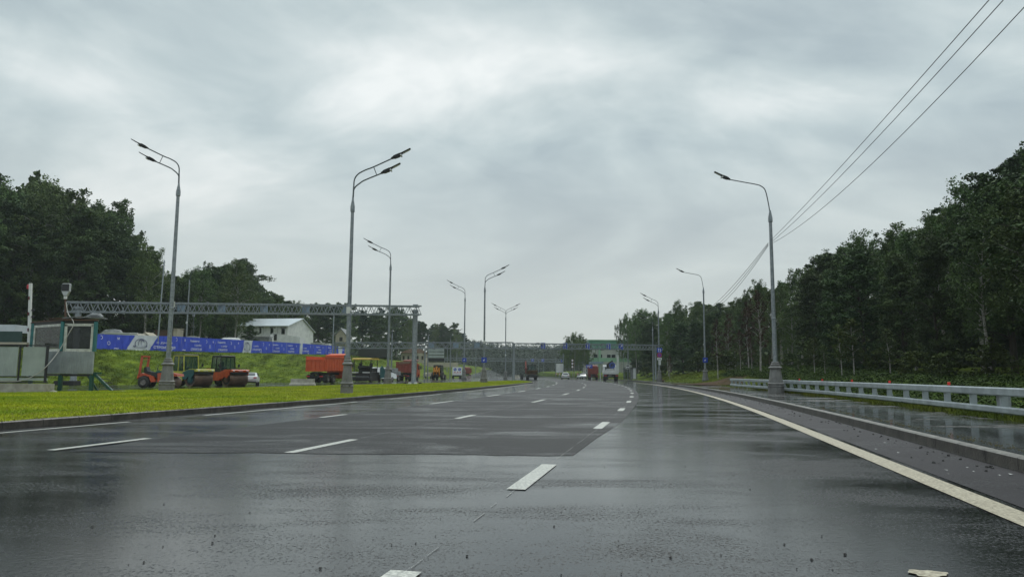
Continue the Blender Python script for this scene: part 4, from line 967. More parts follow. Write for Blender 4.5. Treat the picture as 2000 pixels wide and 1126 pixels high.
# bare soil patch on the mound
mb = MB(); n = 24; c = R(82, 15.5)
rows_ = []
for j in range(5):
    f = j / 4; rows_.append([(c[0] + f * (9 * math.cos(a) * (1 + .2 * math.sin(3 * a))), c[1] + f * 9 * math.sin(a), 0) for a in np.linspace(0, 2 * math.pi, n + 1)])
rows_ = [[(x, y, verge_z(x, y) + .06) for x, y, _ in r] for r in rows_]
o = grid('soil_patch', rows_, M['dirt']); tag(o, 'bare brown soil on the mound behind the guardrail end', 'soil', kind='structure')
print('trees', NT[0])
# ------------------------------------------------------------------ vehicles (built facing +X, origin on the ground)
def P_(mb, name, m, par, smooth=False, ang=35): return mb.build(name, M[m], par, smooth, ang)
def wheel(par, x, y, r, w, rimm='rim', name='wheel'):
    mb = MB(); prof = [(r * .5, -w / 2), (r * .86, -w / 2), (r, -w * .36), (r, w * .36), (r * .86, w / 2), (r * .5, w / 2)]
    n = 20; vs = []
    for q, z in prof:
        for k in range(n): a = 2 * math.pi * k / n; vs.append((x + q * math.cos(a), y + z, r + q * math.sin(a)))
    mb.add(vs, [(i * n + k, i * n + (k + 1) % n, (i + 1) * n + (k + 1) % n, (i + 1) * n + k) for i in range(5) for k in range(n)])
    t = mb.build(name, M['rubber'], par, ang=40)
    mb = MB()
    for s in (-1, 1):
        vs = []
        for q, z in ((r * .52, .46), (r * .44, .30), (r * .16, .30), (r * .12, .42)):
            for k in range(n): a = 2 * math.pi * k / n; vs.append((x + q * math.cos(a), y + s * z * w, r + q * math.sin(a)))
        mb.add(vs, [(i * n + k, i * n + (k + 1) % n, (i + 1) * n + (k + 1) % n, (i + 1) * n + k) for i in range(3) for k in range(n)] + [tuple(range(3 * n, 4 * n))])
    mb.build('rim', M[rimm], t, ang=40); return t
def drum(par, x, r, w, hub='rust'):
    n = 40; mb = MB(); vs = []
    prof = [(r * .80, -w / 2 + .07), (r * .93, -w / 2 + .05), (r * .94, -w / 2), (r, -w / 2), (r, w / 2), (r * .94, w / 2), (r * .93, w / 2 - .05), (r * .80, w / 2 - .07)]
    for q, z in prof:
        for k in range(n): a = 2 * math.pi * k / n; vs.append((x + q * math.cos(a), z, r + q * math.sin(a)))
    mb.add(vs, [(i * n + k, i * n + (k + 1) % n, (i + 1) * n + (k + 1) % n, (i + 1) * n + k) for i in range(7) for k in range(n)] + [tuple(range(n)), tuple(range(7 * n, 8 * n))])
    d = mb.build('drum', M['rust'], par, ang=30); mb = MB()
    for s in (-1, 1):
        for q, z in ((r * .5, .02), (r * .26, .09)):
            a = [(x + q * math.cos(t), s * (w / 2 - .07 + zz), r + q * math.sin(t)) for zz in (0, z + .03) for t in np.linspace(0, 6.283, 17)[:-1]]
            mb.add(a, [tuple(range(16)), tuple(range(16, 32))] + [(k, (k + 1) % 16, 16 + (k + 1) % 16, 16 + k) for k in range(16)])
    mb.build('hub', M[hub], d)
    for s in (-1, 1): m2 = MB(); m2.add([(x + r * .79 * math.cos(t), s * (w / 2 - .066), r + r * .79 * math.sin(t)) for t in np.linspace(0, 6.283, 33)[:-1]], [tuple(range(32))]); m2.build('hub_plate', M['dark'], d)
    return d
def cabframe(par, x0, x1, y0, y1, z0, z1, col, glass='glass', lean=.1, roof='black', bar=.07, midx=None, name='cab'):
    mb = MB(); xs = [(x0, x0 + lean), (x1, x1 - lean)]
    for (xa, xb) in xs:
        for y in (y0, y1): mb.bar((xa, y, z0), (xb, y * .96, z1), bar)
        mb.bar((xa, y0, z0), (xa, y1, z0), bar); mb.bar((xb, y0 * .96, z1), (xb, y1 * .96, z1), bar)
    for y in (y0, y1):
        mb.bar((x0, y, z0), (x1, y, z0), bar); mb.bar((x0 + lean, y * .96, z1), (x1 - lean, y * .96, z1), bar)
        if midx is not None: mb.bar((midx, y, z0), (midx, y * .96, z1), bar * .8)
    o = P_(mb, name, col, par)
    g = MB(); i = .02
    g.quad((x0 + i, y0 + i, z0), (x0 + i, y1 - i, z0), (x0 + lean + i, y1 * .96 - i, z1), (x0 + lean + i, y0 * .96 + i, z1)); g.quad((x1 - i, y0 + i, z0), (x1 - i, y1 - i, z0), (x1 - lean - i, y1 * .96 - i, z1), (x1 - lean - i, y0 * .96 + i, z1))
    g.quad((x0 + i, y0 + i, z0), (x1 - i, y0 + i, z0), (x1 - lean - i, y0 * .96 + i, z1), (x0 + lean + i, y0 * .96 + i, z1)); g.quad((x0 + i, y1 - i, z0), (x1 - i, y1 - i, z0), (x1 - lean - i, y1 * .96 - i, z1), (x0 + lean + i, y1 * .96 - i, z1))
    P_(g, 'window', glass, o)
    s = MB(); s.box(((x0 + x1) / 2, 0, z0 + .25), (.5, .5, .5), ch=.06); s.box(((x0 + x1) / 2 - .22, 0, z0 + .7), (.14, .48, .7), ch=.05); P_(s, 'seat', 'black', o)
    r = MB(); r.box(((x0 + x1) / 2, 0, z1 + .07), (x1 - x0 - lean * 1.2, (y1 - y0) * .99, .12), ch=.04); P_(r, 'roof', roof, o)
    return o
def put(px, py, z, heading):  # heading in degrees, 0 = +X
    p = at(px, py, z); return p, math.radians(heading)
def veh(name, px, py, z, hd, label, cat, group=None):
    p, a = put(px, py, z, hd); return empty(name, p, a, label, cat, group)
GRO = None
# big single-drum style rollers
def big_roller(px, py, hd, body, skirt, cab, label, glass, roofm='black', z=-.21, tandem=False):
    v = veh('road_roller', px, py, z, hd, label, 'road roller')
    r = .70; w = 2.1
    drum(v, 0, r, w, 'rust' if body != 'yellow' else 'teal')
    # drum yoke: side plates, front beam and hood over the drum
    for s in (-1, 1): mb = MB(); mb.prism([(-.95, .72), (-.95, 1.35), (-.15, 1.62), (.55, 1.60), (.60, 1.15), (.22, .80), (-.2, .95), (-.5, .70)], s * 1.07, s * 1.15); P_(mb, 'side_plate', skirt, v)
    mb = MB(); mb.prism([(-1.0, 1.42), (-.2, 1.66), (.80, 1.66), (.86, 1.60), (.86, 1.43), (-.9, 1.40)], -1.05, 1.05); hd_ = P_(mb, 'hood', body, v)
    g = MB()
    for k in range(9): g.box((-.55 + k * .12, 0, 1.665 if k > 3 else 1.60 + k * .02), (.04, .9, .05))
    P_(g, 'grille', 'black', hd_)
    l = MB()
    for s in (-.8, .8): l.box((.875, s, 1.53), (.03, .2, .08))
    l.box((.872, 0, 1.50), (.02, .5, .03)); P_(l, 'work_light', 'signwhite', hd_)
    mb = MB(); mb.box((.74, 0, 1.34), (.12, 2.0, .14)); mb.box((.70, 0, 1.22), (.03, 1.95, .1)); P_(mb, 'scraper', 'dark', v)
    # articulation and rear body
    mb = MB(); mb.box((-1.25, 0, .85), (.7, .7, .5), ch=.05); P_(mb, 'joint', 'dark', v)
    cabframe(v, -2.75, -1.15, -.85, .85, 1.42, 2.95, cab, glass, .12, roofm, .075, -1.95)
    mb = MB(); mb.prism([(-2.9, .55), (-2.9, 1.40), (-1.1, 1.40), (-.95, 1.1), (-1.3, .55)], -.9, .9); P_(mb, 'chassis', body, v)
    mb = MB(); mb.prism([(-4.6, .75), (-4.55, 1.55), (-4.2, 1.72), (-2.85, 1.78), (-2.85, .75)], -.8, .8); e = P_(mb, 'engine_cover', body, v)
    g = MB(); 
    for k in range(7): g.box((-4.2 + k * .16, 0, 1.2), (.05, 1.63, .5))
    P_(g, 'grille', 'black', e)
    if tandem: 
        for o in [drum(v, -3.6, r, w)]: pass
    else:
        for s in (-1, 1): wheel(v, -3.6, s * .83, .72, .5)
    mb = MB()
    for s in (-1, 1): mb.bar((-1.1, s * .9, 1.5), (-1.0, s * 1.15, 1.95), .03); mb.box((-1.0, s * 1.16, 2.05), (.05, .2, .3))
    P_(mb, 'mirror', 'black', v)
    mb = MB()
    for k in range(3): mb.box((-1.5, .98, .5 + k * .28), (.5, .22, .04))
    P_(mb, 'step', 'dark', v)
    return v
big_roller(458, 753.5, -33, 'orange', 'orange', 'black', 'orange road roller with dark cab, right of the yellow and teal one', 'glasst', z=-.2)
big_roller(388, 754.5, -27, 'yellow', 'teal', 'yellow', 'yellow road roller with teal drum frame in the middle of the three', 'glasst', z=-.2)
# small combination roller, side on
v = veh('road_roller', 312, 757, -.2, -3, 'small open orange roller with roll bar, leftmost of the three rollers', 'road roller')
for s in (-1, 1): wheel(v, -1.15, s * .5, .50, .38)
drum(v, 1.1, .5, 1.3)
mb = MB(); mb.prism([(-1.75, .75), (-1.7, 1.15), (-1.35, 1.28), (-.9, 1.15), (-.3, 1.0), (-.1, .55), (-.5, .5), (-.7, .95), (-1.15, 1.08), (-1.6, .9)], -.6, .6); P_(mb, 'body', 'orange', v)
mb = MB(); mb.prism([(.1, .5), (.05, 1.25), (.7, 1.35), (1.75, 1.2), (1.8, 1.0), (1.2, 1.05), (.7, .95), (.5, .5)], -.62, .62); P_(mb, 'front_frame', 'orange', v)
mb = MB(); mb.prism([(-1.3, 1.1), (-1.35, 1.75), (-1.15, 1.8), (-1.05, 1.45), (-.7, 1.4), (-.65, 1.1)], -.28, .28); mb.prism([(-.6, .9), (-.5, 1.35), (.1, 1.3), (.1, .9)], -.5, .5); P_(mb, 'seat', 'black', v)
mb = MB(); mb.tube([(-.1, 0, 1.2), (-.35, 0, 1.75)], .04); mb.tube([(-.35 + .2 * math.cos(a) * .4, .22 * math.sin(a), 1.75 + .2 * math.cos(a)) for a in np.linspace(0, 6.283, 13)], .018, 5, cap=False); P_(mb, 'steering_wheel', 'black', v)
mb = MB()
for s in (-.55, .55): mb.box((-1.5, s, 1.9), (.16, .1, 1.7), R=(0, .10, 0))
mb.box((-1.42, 0, 2.70), (.17, 1.2, .13)); mb.box((-1.44, 0, 2.45), (.05, 1.0, .05)); P_(mb, 'roll_bar', 'orange', v)
mb = MB(); mb.box((.5, 0, .75), (.9, 1.1, .4)); mb.prism([(-.3, 1.28), (.9, 1.38), (.9, 1.5), (-.2, 1.45)], -.4, .4); P_(mb, 'engine', 'teal', v)
# cars
def car(px, py, z, hd, m, label, kind='sedan', grp=None, s=1.0):
    v = veh('parked_car' if kind != 'van' else 'van', px, py, z, hd, label, 'car' if kind != 'van' else 'van', grp); v.scale = (s, s, s)
    Lh, Wd = (2.25, .90)
    if kind == 'van': prof = [(-2.3, .45), (-2.35, 1.1), (-2.2, 1.9), (-1.9, 2.0), (.9, 2.0), (1.5, 1.3), (2.3, 1.05), (2.4, .7), (2.35, .4)]; win = [(1.02, 1.87), (1.5, 1.32), (.4, 1.32), (.4, 1.87)]
    elif kind == 'suv': prof = [(-2.2, .45), (-2.25, .95), (-2.15, 1.15), (-1.85, 1.55), (-1.6, 1.63), (.3, 1.62), (.95, 1.15), (1.9, 1.0), (2.2, .8), (2.25, .45)]
    else: prof = [(-2.3, .42), (-2.36, .75), (-2.25, 1.02), (-1.75, 1.10), (-1.0, 1.42), (-.4, 1.48), (.2, 1.42), (1.0, 1.02), (1.9, .86), (2.25, .68), (2.3, .42)]
    n = len(prof); vs = []; cz = 1.0
    for f, sc in ((-1, 1), (1, 1)):
        for x, zz in prof: w = Wd * (1 if zz < 1.1 else 1 - .32 * (zz - 1.1) / .5); vs.append((x, f * w * .97, zz))
    for x, zz in prof: vs.append((x * .985, -Wd * .80 * (1 if zz < 1.1 else 1 - .32 * (zz - 1.1) / .5), zz + (.03 if zz > .5 else 0)))
    for x, zz in prof: vs.append((x * .985, Wd * .80 * (1 if zz < 1.1 else 1 - .32 * (zz - 1.1) / .5), zz + (.03 if zz > .5 else 0)))
    mb = MB(); fs = [tuple(range(n)), tuple(range(n, 2 * n))]
    for i in range(n):
        j = (i + 1) % n; fs += [(i, j, 2 * n + j, 2 * n + i), (n + i, n + j, 3 * n + j, 3 * n + i), (2 * n + i, 2 * n + j, 3 * n + j, 3 * n + i)]
    mb.add(vs, fs); b = mb.build('body', M[m], v, ang=30)
    g = MB()
    if kind == 'van':
        g.prism([(1.02, 1.87), (1.5, 1.34), (.3, 1.34), (.3, 1.87)], -.80, .80)
        g.quad((-2.372, -.6, 1.25), (-2.372, .6, 1.25), (-2.27, .55, 1.8), (-2.27, -.55, 1.8))
    elif kind == 'suv':
        g.prism([(.93, 1.18), (.32, 1.57), (-1.6, 1.57), (-1.9, 1.18)], -.865, .865); g.prism([(1.02, 1.14), (.34, 1.62), (.3, 1.3)], -.66, .66); g.quad((-2.17, -.62, 1.2), (-2.17, .62, 1.2), (-1.88, .55, 1.56), (-1.88, -.55, 1.56))
    else:
        g.prism([(.86, 1.06), (.18, 1.37), (-.45, 1.42), (-1.0, 1.37), (-1.55, 1.10)], -.87, .87); g.prism([(1.0, 1.06), (.22, 1.46), (.1, 1.2)], -.66, .66); g.quad((-1.80, -.62, 1.135), (-1.80, .62, 1.135), (-1.03, .55, 1.465), (-1.03, -.55, 1.465))
    P_(g, 'window', 'glass', v)
    for x in (-1.4, 1.4):
        for f in (-1, 1): wheel(v, x, f * .78, .33, .22)
    for f in (-1, 1):
        l = MB(); l.box((-2.33 if kind != 'suv' else -2.22, f * .66, .92), (.06, .36, .12), ch=.02); P_(l, 'tail_light', 'signred', v)
        l = MB(); l.box((2.2, f * .66, .72), (.12, .32, .12), ch=.02); P_(l, 'headlight', 'lens', v)
    l = MB(); l.box((-2.355, 0, .72), (.03, .52, .12)); P_(l, 'licence_plate', 'signwhite', v)
    l = MB(); l.box((-2.3, 0, .42), (.18, 1.62, .16)); l.box((2.25, 0, .42), (.16, 1.6, .16)); P_(l, 'bumper', 'dark', v)
    return v
car(489, 752, -.18, 75 + 30, 'white', 'white car half hidden behind the orange roller drum', s=.9)
car(1104, 740.6, 0, 88, 'white', 'white car driving away in the middle of the road', 'suv')
car(1139, 739.4, 0, 262, 'carsilver', 'silver car parked left of the red dump truck', 'suv')
car(1133, 739, 0, 262, 'carsilver', 'grey car partly hidden behind the silver one', s=.9)
car(955, 731.5, -.0, 100, 'carblue', 'small blue car on the distant side road', 'suv')
car(745, 744.5, 0, 60, 'white', 'white van behind the lamp base by the teal hopper', 'van')
# dump trucks, seen from behind
def dump(px, py, z, hd, bed, label, s=1.0, tall=True, load=None, cabm='orange'):
    v = veh('dump_truck', px, py, z, hd, label, 'dump truck'); v.scale = (s, s, s)
    mb = MB()
    x0, x1, w, zb, zt = -3.2, 1.6, 1.22, 1.35, 2.75
    mb.box((x0 + .05, 0, (zb + zt) / 2), (.10, 2 * w, zt - zb))
    t = P_(mb, 'tailgate', bed, v)
    rb = MB()
    for k in range(5): rb.box((x0 - .03, -w + .12 + k * (2 * w - .24) / 4, (zb + zt) / 2), (.06, .09, zt - zb - .05))
    rb.box((x0 - .03, 0, zt - .06), (.08, 2 * w, .1)); rb.box((x0 - .03, 0, zb + .06), (.08, 2 * w, .1)); P_(rb, 'rib', bed, t)
    mb = MB()
    for f in (-1, 1):
        mb.box(((x0 + x1) / 2 + .05, f * (w - .04), (zb + zt) / 2 + .18), (x1 - x0, .08, zt - zb + .36))
        for k in range(7): mb.box((x0 + .4 + k * .68, f * (w + .02), (zb + zt) / 2 + .1), (.08, .07, zt - zb))
        mb.box(((x0 + x1) / 2, f * (w + .03), zt + .28), (x1 - x0, .1, .12))
    mb.box(((x0 + x1) / 2, 0, zb + .05), (x1 - x0, 2 * w, .1)); mb.box((x1, 0, (zb + zt) / 2 + .3), (.08, 2 * w, zt - zb + .6)); mb.prism([(x1, zt + .55), (x1 + 1.3, zt + .75), (x1 + 1.3, zt + .83), (x1, zt + .63)], -w, w)
    P_(mb, 'bed', bed, v)
    mb = MB()
    for f in (-1, 1): mb.box((-.3, f * .42, 1.1), (6.2, .12, .25))
    mb.box((x0 + .05, 0, .75), (.12, 2.3, .16)); mb.box((x0 + .4, 0, 1.15), (.6, 1.0, .3))
    P_(mb, 'chassis', 'dark', v)
    for f in (-1, 1):
        m2 = MB(); m2.box((x0 + .35, f * .85, .62), (.02, .62, .75)); P_(m2, 'mud_flap', 'black', v)
        m2 = MB(); m2.box((x0 - .02, f * .85, .78), (.05, .4, .12)); P_(m2, 'tail_light', 'signred', v)
        for x in (-2.0, -.65): wheel(v, x, f * .88, .50, .55)
        wheel(v, 3.0, f * .98, .50, .3)
    mb = MB(); mb.prism([(1.95, 1.0), (1.95, 2.75), (2.2, 2.9), (3.6, 2.85), (3.95, 1.9), (4.0, 1.0), (3.95, .5), (3.6, .5), (3.5, 1.05), (2.5, 1.05), (2.4, .6), (1.95, .6)], -1.2, 1.2); c = P_(mb, 'cab', cabm, v)
    g = MB(); g.prism([(2.5, 1.8), (2.5, 2.6), (3.5, 2.6), (3.72, 1.85)], -1.21, 1.21); g.quad((3.98, -1.05, 1.9), (3.98, 1.05, 1.9), (3.66, 1.0, 2.75), (3.66, -1.0, 2.75)); P_(g, 'window', 'glass', c)
    for f in (-1, 1): m2 = MB(); m2.box((3.7, f * 1.42, 2.2), (.1, .22, .55)); m2.bar((3.7, f * 1.2, 2.5), (3.7, f * 1.42, 2.4), .03); P_(m2, 'mirror', 'black', c)
    if load: mb = MB(); mb.prism([(x0 + .2, zt - .3), (x0 + 1.2, zt + .35), (0, zt + .5), (x1 - .2, zt)], -w + .15, w - .15); P_(mb, 'load', load, v)
    return v
dump(640, 747, 0, 76, 'orangetruck', 'orange dump truck at the foot of the bank behind the lamp base')
dump(796, 742.5, 0, 84, 'redtruck', 'smaller faded red dump truck left of the gantry post', load='dirt')
dump(1158, 740.6, 0, 86, 'redtruck', 'red dump truck parked left of the white flatbed', cabm='redtruck')
dump(1063, 733.6, 0, 95, 'redtruck', 'far small red dump truck driving away')
dump(912, 736.0, 0, 100, 'redtruck', 'dull red dump truck behind the lamp base right of the works truck')
# white flatbed with reel
v = veh('flatbed_truck', 1192, 743, 0, 85, 'white dropside flatbed truck with a blue cable reel, parked by the bus shelter', 'truck'); v.scale = (1.22, 1.22, 1.22)
mb = MB()
for f in (-1, 1): mb.box((-.6, f * 1.2, 1.42), (5.2, .06, .6))
mb.box((-3.2, 0, 1.42), (.06, 2.44, .6)); mb.box((-.6, 0, 1.15), (5.2, 2.4, .08)); P_(mb, 'dropside_bed', 'offwhite', v)
mb = MB(); mb.prism([(2.1, .9), (2.1, 2.45), (2.3, 2.6), (3.5, 2.5), (3.8, 1.7), (3.85, .7), (2.1, .7)], -1.12, 1.12); c = P_(mb, 'cab', 'white', v)
g = MB(); g.prism([(2.6, 1.6), (2.6, 2.3), (3.35, 2.3), (3.6, 1.65)], -1.13, 1.13); g.quad((2.09, -.8, 1.7), (2.09, .8, 1.7), (2.09, .8, 2.3), (2.09, -.8, 2.3)); P_(g, 'window', 'glass', c)
mb = MB()
for f in (-1, 1): mb.box((.3, f * .42, .95), (6.6, .1, .22))
mb.box((-3.15, 0, .62), (.1, 2.3, .15)); P_(mb, 'chassis', 'dark', v)
for f in (-1, 1):
    for x in (-1.9, 2.9): wheel(v, x, f * .92, .48, .45 if x < 0 else .28)
    m2 = MB(); m2.box((-2.9, f * .8, .62), (.02, .66, .85)); P_(m2, 'mud_flap', 'black', v)
    m2 = MB(); m2.box((-3.2, f * .9, .85), (.05, .4, .12)); P_(m2, 'tail_light', 'signred', v)
mb = MB(); mb.tube([(1.5, .3, 1.2), (1.5, .3, 2.6)], .16, 8); mb.box((1.4, .1, 2.6), (.5, .9, .5), ch=.05); mb.bar((1.4, .3, 2.8), (.6, -.4, 3.3), .16); mb.bar((.6, -.4, 3.3), (.2, -.5, 2.3), .14); P_(mb, 'crane', 'dark', v)
rl = empty('cable_reel', v.location + Matrix.Rotation(math.radians(85), 3, 'Z') @ Vector((.24, -.43, 3.1)), math.radians(85), 'round dark blue cable reel standing on the white flatbed', 'cable reel')
mb = MB()
for x in (-.28, .28): mb.add([(x, .62 * math.cos(a), .62 * math.sin(a)) for a in np.linspace(0, 6.283, 21)[:-1]] + [(x + .05, .62 * math.cos(a), .62 * math.sin(a)) for a in np.linspace(0, 6.283, 21)[:-1]], [tuple(range(20)), tuple(range(20, 40))] + [(k, (k + 1) % 20, 20 + (k + 1) % 20, 20 + k) for k in range(20)])
P_(mb, 'flange', 'carblue', rl); mb = MB(); mb.tube([(-.28, 0, 0), (.33, 0, 0)], .36, 14); P_(mb, 'cable_winding', 'black', rl)
mb = MB(); mb.bar((0, -.5, -1.3), (0, 0, 0), .07); mb.bar((0, .5, -1.3), (0, 0, 0), .07); P_(mb, 'stand', 'dark', rl)
mb = MB()
for k in range(8): mb.box((-2.7 + k * .5, random.uniform(-.6, .6), 1.62 + random.uniform(0, .1)), (.5, .7, .3 + .2 * random.random()), R=(random.random(), random.random() * .4, random.random()), ch=.05)
P_(mb, 'load', 'tarp', v)
# works truck with warning board
v = veh('works_truck', 892, 738.5, 0, 97, 'white works truck with arrow warning board on its rear', 'truck'); s_ = 1.0
mb = MB(); mb.box((-.3, 0, 1.75), (4.2, 2.2, 1.7), ch=.06); P_(mb, 'box_body', 'white', v)
mb = MB(); mb.prism([(1.9, .6), (1.9, 2.3), (2.9, 2.3), (3.4, 1.5), (3.8, 1.3), (3.85, .6)], -1.05, 1.05); P_(mb, 'cab', 'white', v)
mb = MB(); mb.box((.2, 0, .7), (5.4, 1.9, .3)); mb.box((-2.5, 0, .6), (.12, 2.2, .25)); P_(mb, 'chassis', 'dark', v)
for f in (-1, 1):
    for x in (-1.4, 2.6): wheel(v, x, f * .9, .42, .32)
mb = MB(); mb.box((-2.47, 0, 1.85), (.08, 2.4, 2.0), ch=.02); b = P_(mb, 'warning_board', 'signwhite', v)
def dyz(mb, x, cy, cz, r, n=18): mb.add([(x, cy + r * math.cos(a), cz + r * math.sin(a)) for a in np.linspace(0, 6.283, n + 1)[:-1]], [tuple(range(n))])
for f in (-1, 1):
    mb = MB(); dyz(mb, -2.515, f * .55, 2.28, .38); o = P_(mb, 'arrow_disc', 'signblue', b)
    mb = MB(); mb.quad((-2.52, f * .55 + .2, 2.45), (-2.52, f * .55 + .26, 2.38), (-2.52, f * .55 - .14, 2.1), (-2.52, f * .55 - .2, 2.16)); P_(mb, 'arrow', 'signwhite', o)
mb = MB()
for k, y in enumerate((-.75, -.1, .6)): mb.add([(-2.516, y - .2, 1.52), (-2.516, y + .2, 1.52), (-2.516, y, 1.85)], [(0, 1, 2)])
for k in range(7): mb.add([(-2.516, -.95 + k * .28, 1.35), (-2.516, -.72 + k * .28, 1.35), (-2.516, -.84 + k * .28, 1.18)], [(0, 1, 2)])
P_(mb, 'red_triangle', 'signred', b)
mb = MB(); mb.box((-.4, 0, 2.75), (.8, .6, .3), ch=.08); P_(mb, 'roof_lamp', 'black', v)
# mixed lorries further on
v = veh('lorry', 900, 734.5, 0, 100, 'blue lorry partly hidden behind the works truck', 'truck')
mb = MB(); mb.box((-.2, 0, 2.4), (4.2, 2.3, 1.7), ch=.08); P_(mb, 'box_body', 'carblue', v); mb = MB(); mb.box((0, 0, .9), (6, 2, .5)); P_(mb, 'chassis', 'dark', v)
mb = MB(); mb.box((2.8, 0, 1.9), (1.5, 2.2, 1.9), ch=.1); P_(mb, 'cab', 'white', v)
for f in (-1, 1):
    for x in (-1.7, 2.6): wheel(v, x, f * .9, .48, .4)
v = veh('lorry', 915, 733.5, 0, 100, 'lorry with a yellow box body right of the works truck', 'truck')
mb = MB(); mb.box((-.2, 0, 3.0), (4.0, 2.6, 1.9), ch=.08); P_(mb, 'box_body', 'canopy', v); mb = MB(); mb.box((0, 0, 1.2), (6, 2.2, .9)); P_(mb, 'chassis', 'dark', v)
mb = MB(); mb.box((2.8, 0, 2.0), (1.5, 2.3, 2.0), ch=.1); P_(mb, 'cab', 'redtruck', v)
for f in (-1, 1):
    for x in (-1.7, 2.6): wheel(v, x, f * .95, .5, .4)
# excavator loader, orange booms folded
v = veh('backhoe_loader', 855, 741, 0, 80, 'orange backhoe loader with folded digging arms beside the works truck', 'backhoe loader')
for f in (-1, 1): wheel(v, 0, f * .9, .78, .5); wheel(v, 2.3, f * .8, .5, .4)
cabframe(v, -.5, 1.1, -.8, .8, 1.1, 2.75, 'black', 'glass', .1, 'black', .08)
mb = MB(); mb.prism([(1.1, .6), (1.1, 1.6), (2.9, 1.35), (3.0, .7)], -.5, .5); P_(mb, 'engine_cover', 'amber', v)
mb = MB(); mb.box((-.6, 0, .75), (.7, 2.1, .5)); P_(mb, 'rear_frame', 'dark', v)
for f in (-1, 1):
    mb = MB(); mb.prism([(-.95, .7), (-1.25, 1.5), (-1.0, 2.35), (-.85, 2.3), (-.95, 1.5), (-.7, .8)], f * .55 - .09, f * .55 + .09); mb.bar((-1.0, f * .55, 2.3), (-1.3, f * .2, 1.5), .2); P_(mb, 'arm', 'amber', v)
mb = MB(); mb.prism([(-1.0, .9), (-1.3, 1.7), (-1.1, 2.6), (-.85, 2.5), (-1.0, 1.6), (-.8, .9)], -.14, .14); P_(mb, 'boom', 'amber', v)
mb = MB(); mb.prism([(-1.0, .35), (-1.6, .45), (-1.7, .95), (-1.3, 1.1), (-1.0, .9)], -.4, .4); P_(mb, 'bucket', 'black', v)
# wheel loader / digger on the road
v = veh('wheeled_excavator', 1038, 741, 0, 94, 'dark brown wheeled digger with raised arm, standing on the road', 'excavator')
for f in (-1, 1):
    for x in (-1.1, 1.4): wheel(v, x, f * .88, .5, .42)
mb = MB(); mb.box((.1, 0, .95), (4.2, 1.5, .45), ch=.06); mb.box((-2.0, 0, .75), (.25, 2.3, .5)); P_(mb, 'chassis', 'dark', v)
mb = MB(); mb.prism([(-1.9, 1.2), (-1.9, 1.95), (-1.2, 2.05), (.6, 1.8), (.6, 1.2)], -1.15, 1.15); P_(mb, 'engine_cover', 'dirt', v)
cabframe(v, -1.0, .9, -.85, .85, 1.85, 3.15, 'dark', 'glasst', .1, 'dark', .1)
mb = MB(); mb.prism([(1.0, 1.4), (1.6, 3.2), (2.3, 4.1), (2.5, 4.0), (1.95, 3.0), (1.5, 1.4)], .95, 1.25); P_(mb, 'boom', 'redtruck', v)
mb = MB(); mb.bar((2.35, 1.1, 4.05), (1.4, 1.1, 2.6), .22); mb.box((1.3, 1.1, 2.4), (.5, .6, .5), ch=.08); P_(mb, 'dipper', 'redtruck', v)
# road paver
v = veh('road_paver', 712, 745.5, 0, 78, 'road paver with yellow canopy and teal hopper side', 'paver')
mb = MB(); mb.box((1.0, 0, .9), (3.4, 2.1, .9), ch=.05); mb.box((1.0, 0, 1.6), (1.8, 1.9, .6), ch=.05); P_(mb, 'body', 'dark', v)
for f in (-1, 1): mb = MB(); mb.prism([(-.5, .1), (-.7, .35), (-.5, .65), (2.6, .65), (2.8, .35), (2.6, .1)], f * .95 - .16, f * .95 + .16); P_(mb, 'track', 'rubber', v)
mb = MB(); mb.box((-1.3, 0, .45), (.8, 2.9, .5), ch=.04); mb.box((-1.3, 0, 1.0), (.5, 2.7, .3)); sc_ = P_(mb, 'screed', 'dark', v)
mb = MB(); mb.box((-1.45, -.8, 1.28), (.3, .9, .12)); mb.box((-1.45, .8, 1.28), (.3, .9, .12)); P_(mb, 'walkway', 'offwhite', sc_)
mb = MB(); mb.box((-1.5, 0, .72), (.06, 2.5, .1)); P_(mb, 'handrail', 'steel', sc_)
mb = MB()
for f in (-1, 1):
    for x in (-.9, 1.4): mb.bar((x, f * 1.15, 1.2), (x + .1, f * 1.2, 3.0), .08)
P_(mb, 'canopy_post', 'black', v)
mb = MB(); mb.prism([(-1.2, 2.98), (-1.15, 3.12), (-.9, 3.2), (1.5, 3.2), (1.75, 3.1), (1.8, 2.98)], -1.35, 1.35); P_(mb, 'canopy', 'canopy', v, True)
mb = MB()
for f in (-.75, .75): mb.box((0, f, 1.9), (.5, .45, .2), ch=.04); mb.box((.3, f, 2.25), (.12, .45, .6), ch=.04); 
P_(mb, 'seat', 'black', v); mb = MB(); mb.box((-.5, 0, 2.0), (.3, 1.6, .35), ch=.05); P_(mb, 'console', 'black', v)
for f in (-1, 1): mb = MB(); mb.prism([(2.0, .5), (1.9, 1.9), (2.5, 2.2), (3.6, 1.7), (4.0, .6)], f * 1.42 - .04, f * 1.42 + .04); P_(mb, 'hopper_side', 'teal', v)
mb = MB(); mb.prism([(2.0, .5), (2.2, 1.0), (4.0, .6)], -1.3, 1.3); P_(mb, 'hopper', 'dark', v)
# grey trailer behind the van
v = veh('trailer', 766, 744, 0, 75, 'small grey equipment trailer right of the white van', 'trailer')
mb = MB(); mb.box((0, 0, 1.2), (2.4, 1.7, .6), ch=.04); mb.box((.2, .1, 1.7), (1.6, 1.2, .5), ch=.04); P_(mb, 'body', 'tarp', v)
for f in (-1, 1): wheel(v, 0, f * .95, .42, .25)
mb = MB(); mb.bar((1.2, 0, .6), (2.6, 0, .5), .1); P_(mb, 'drawbar', 'dark', v)
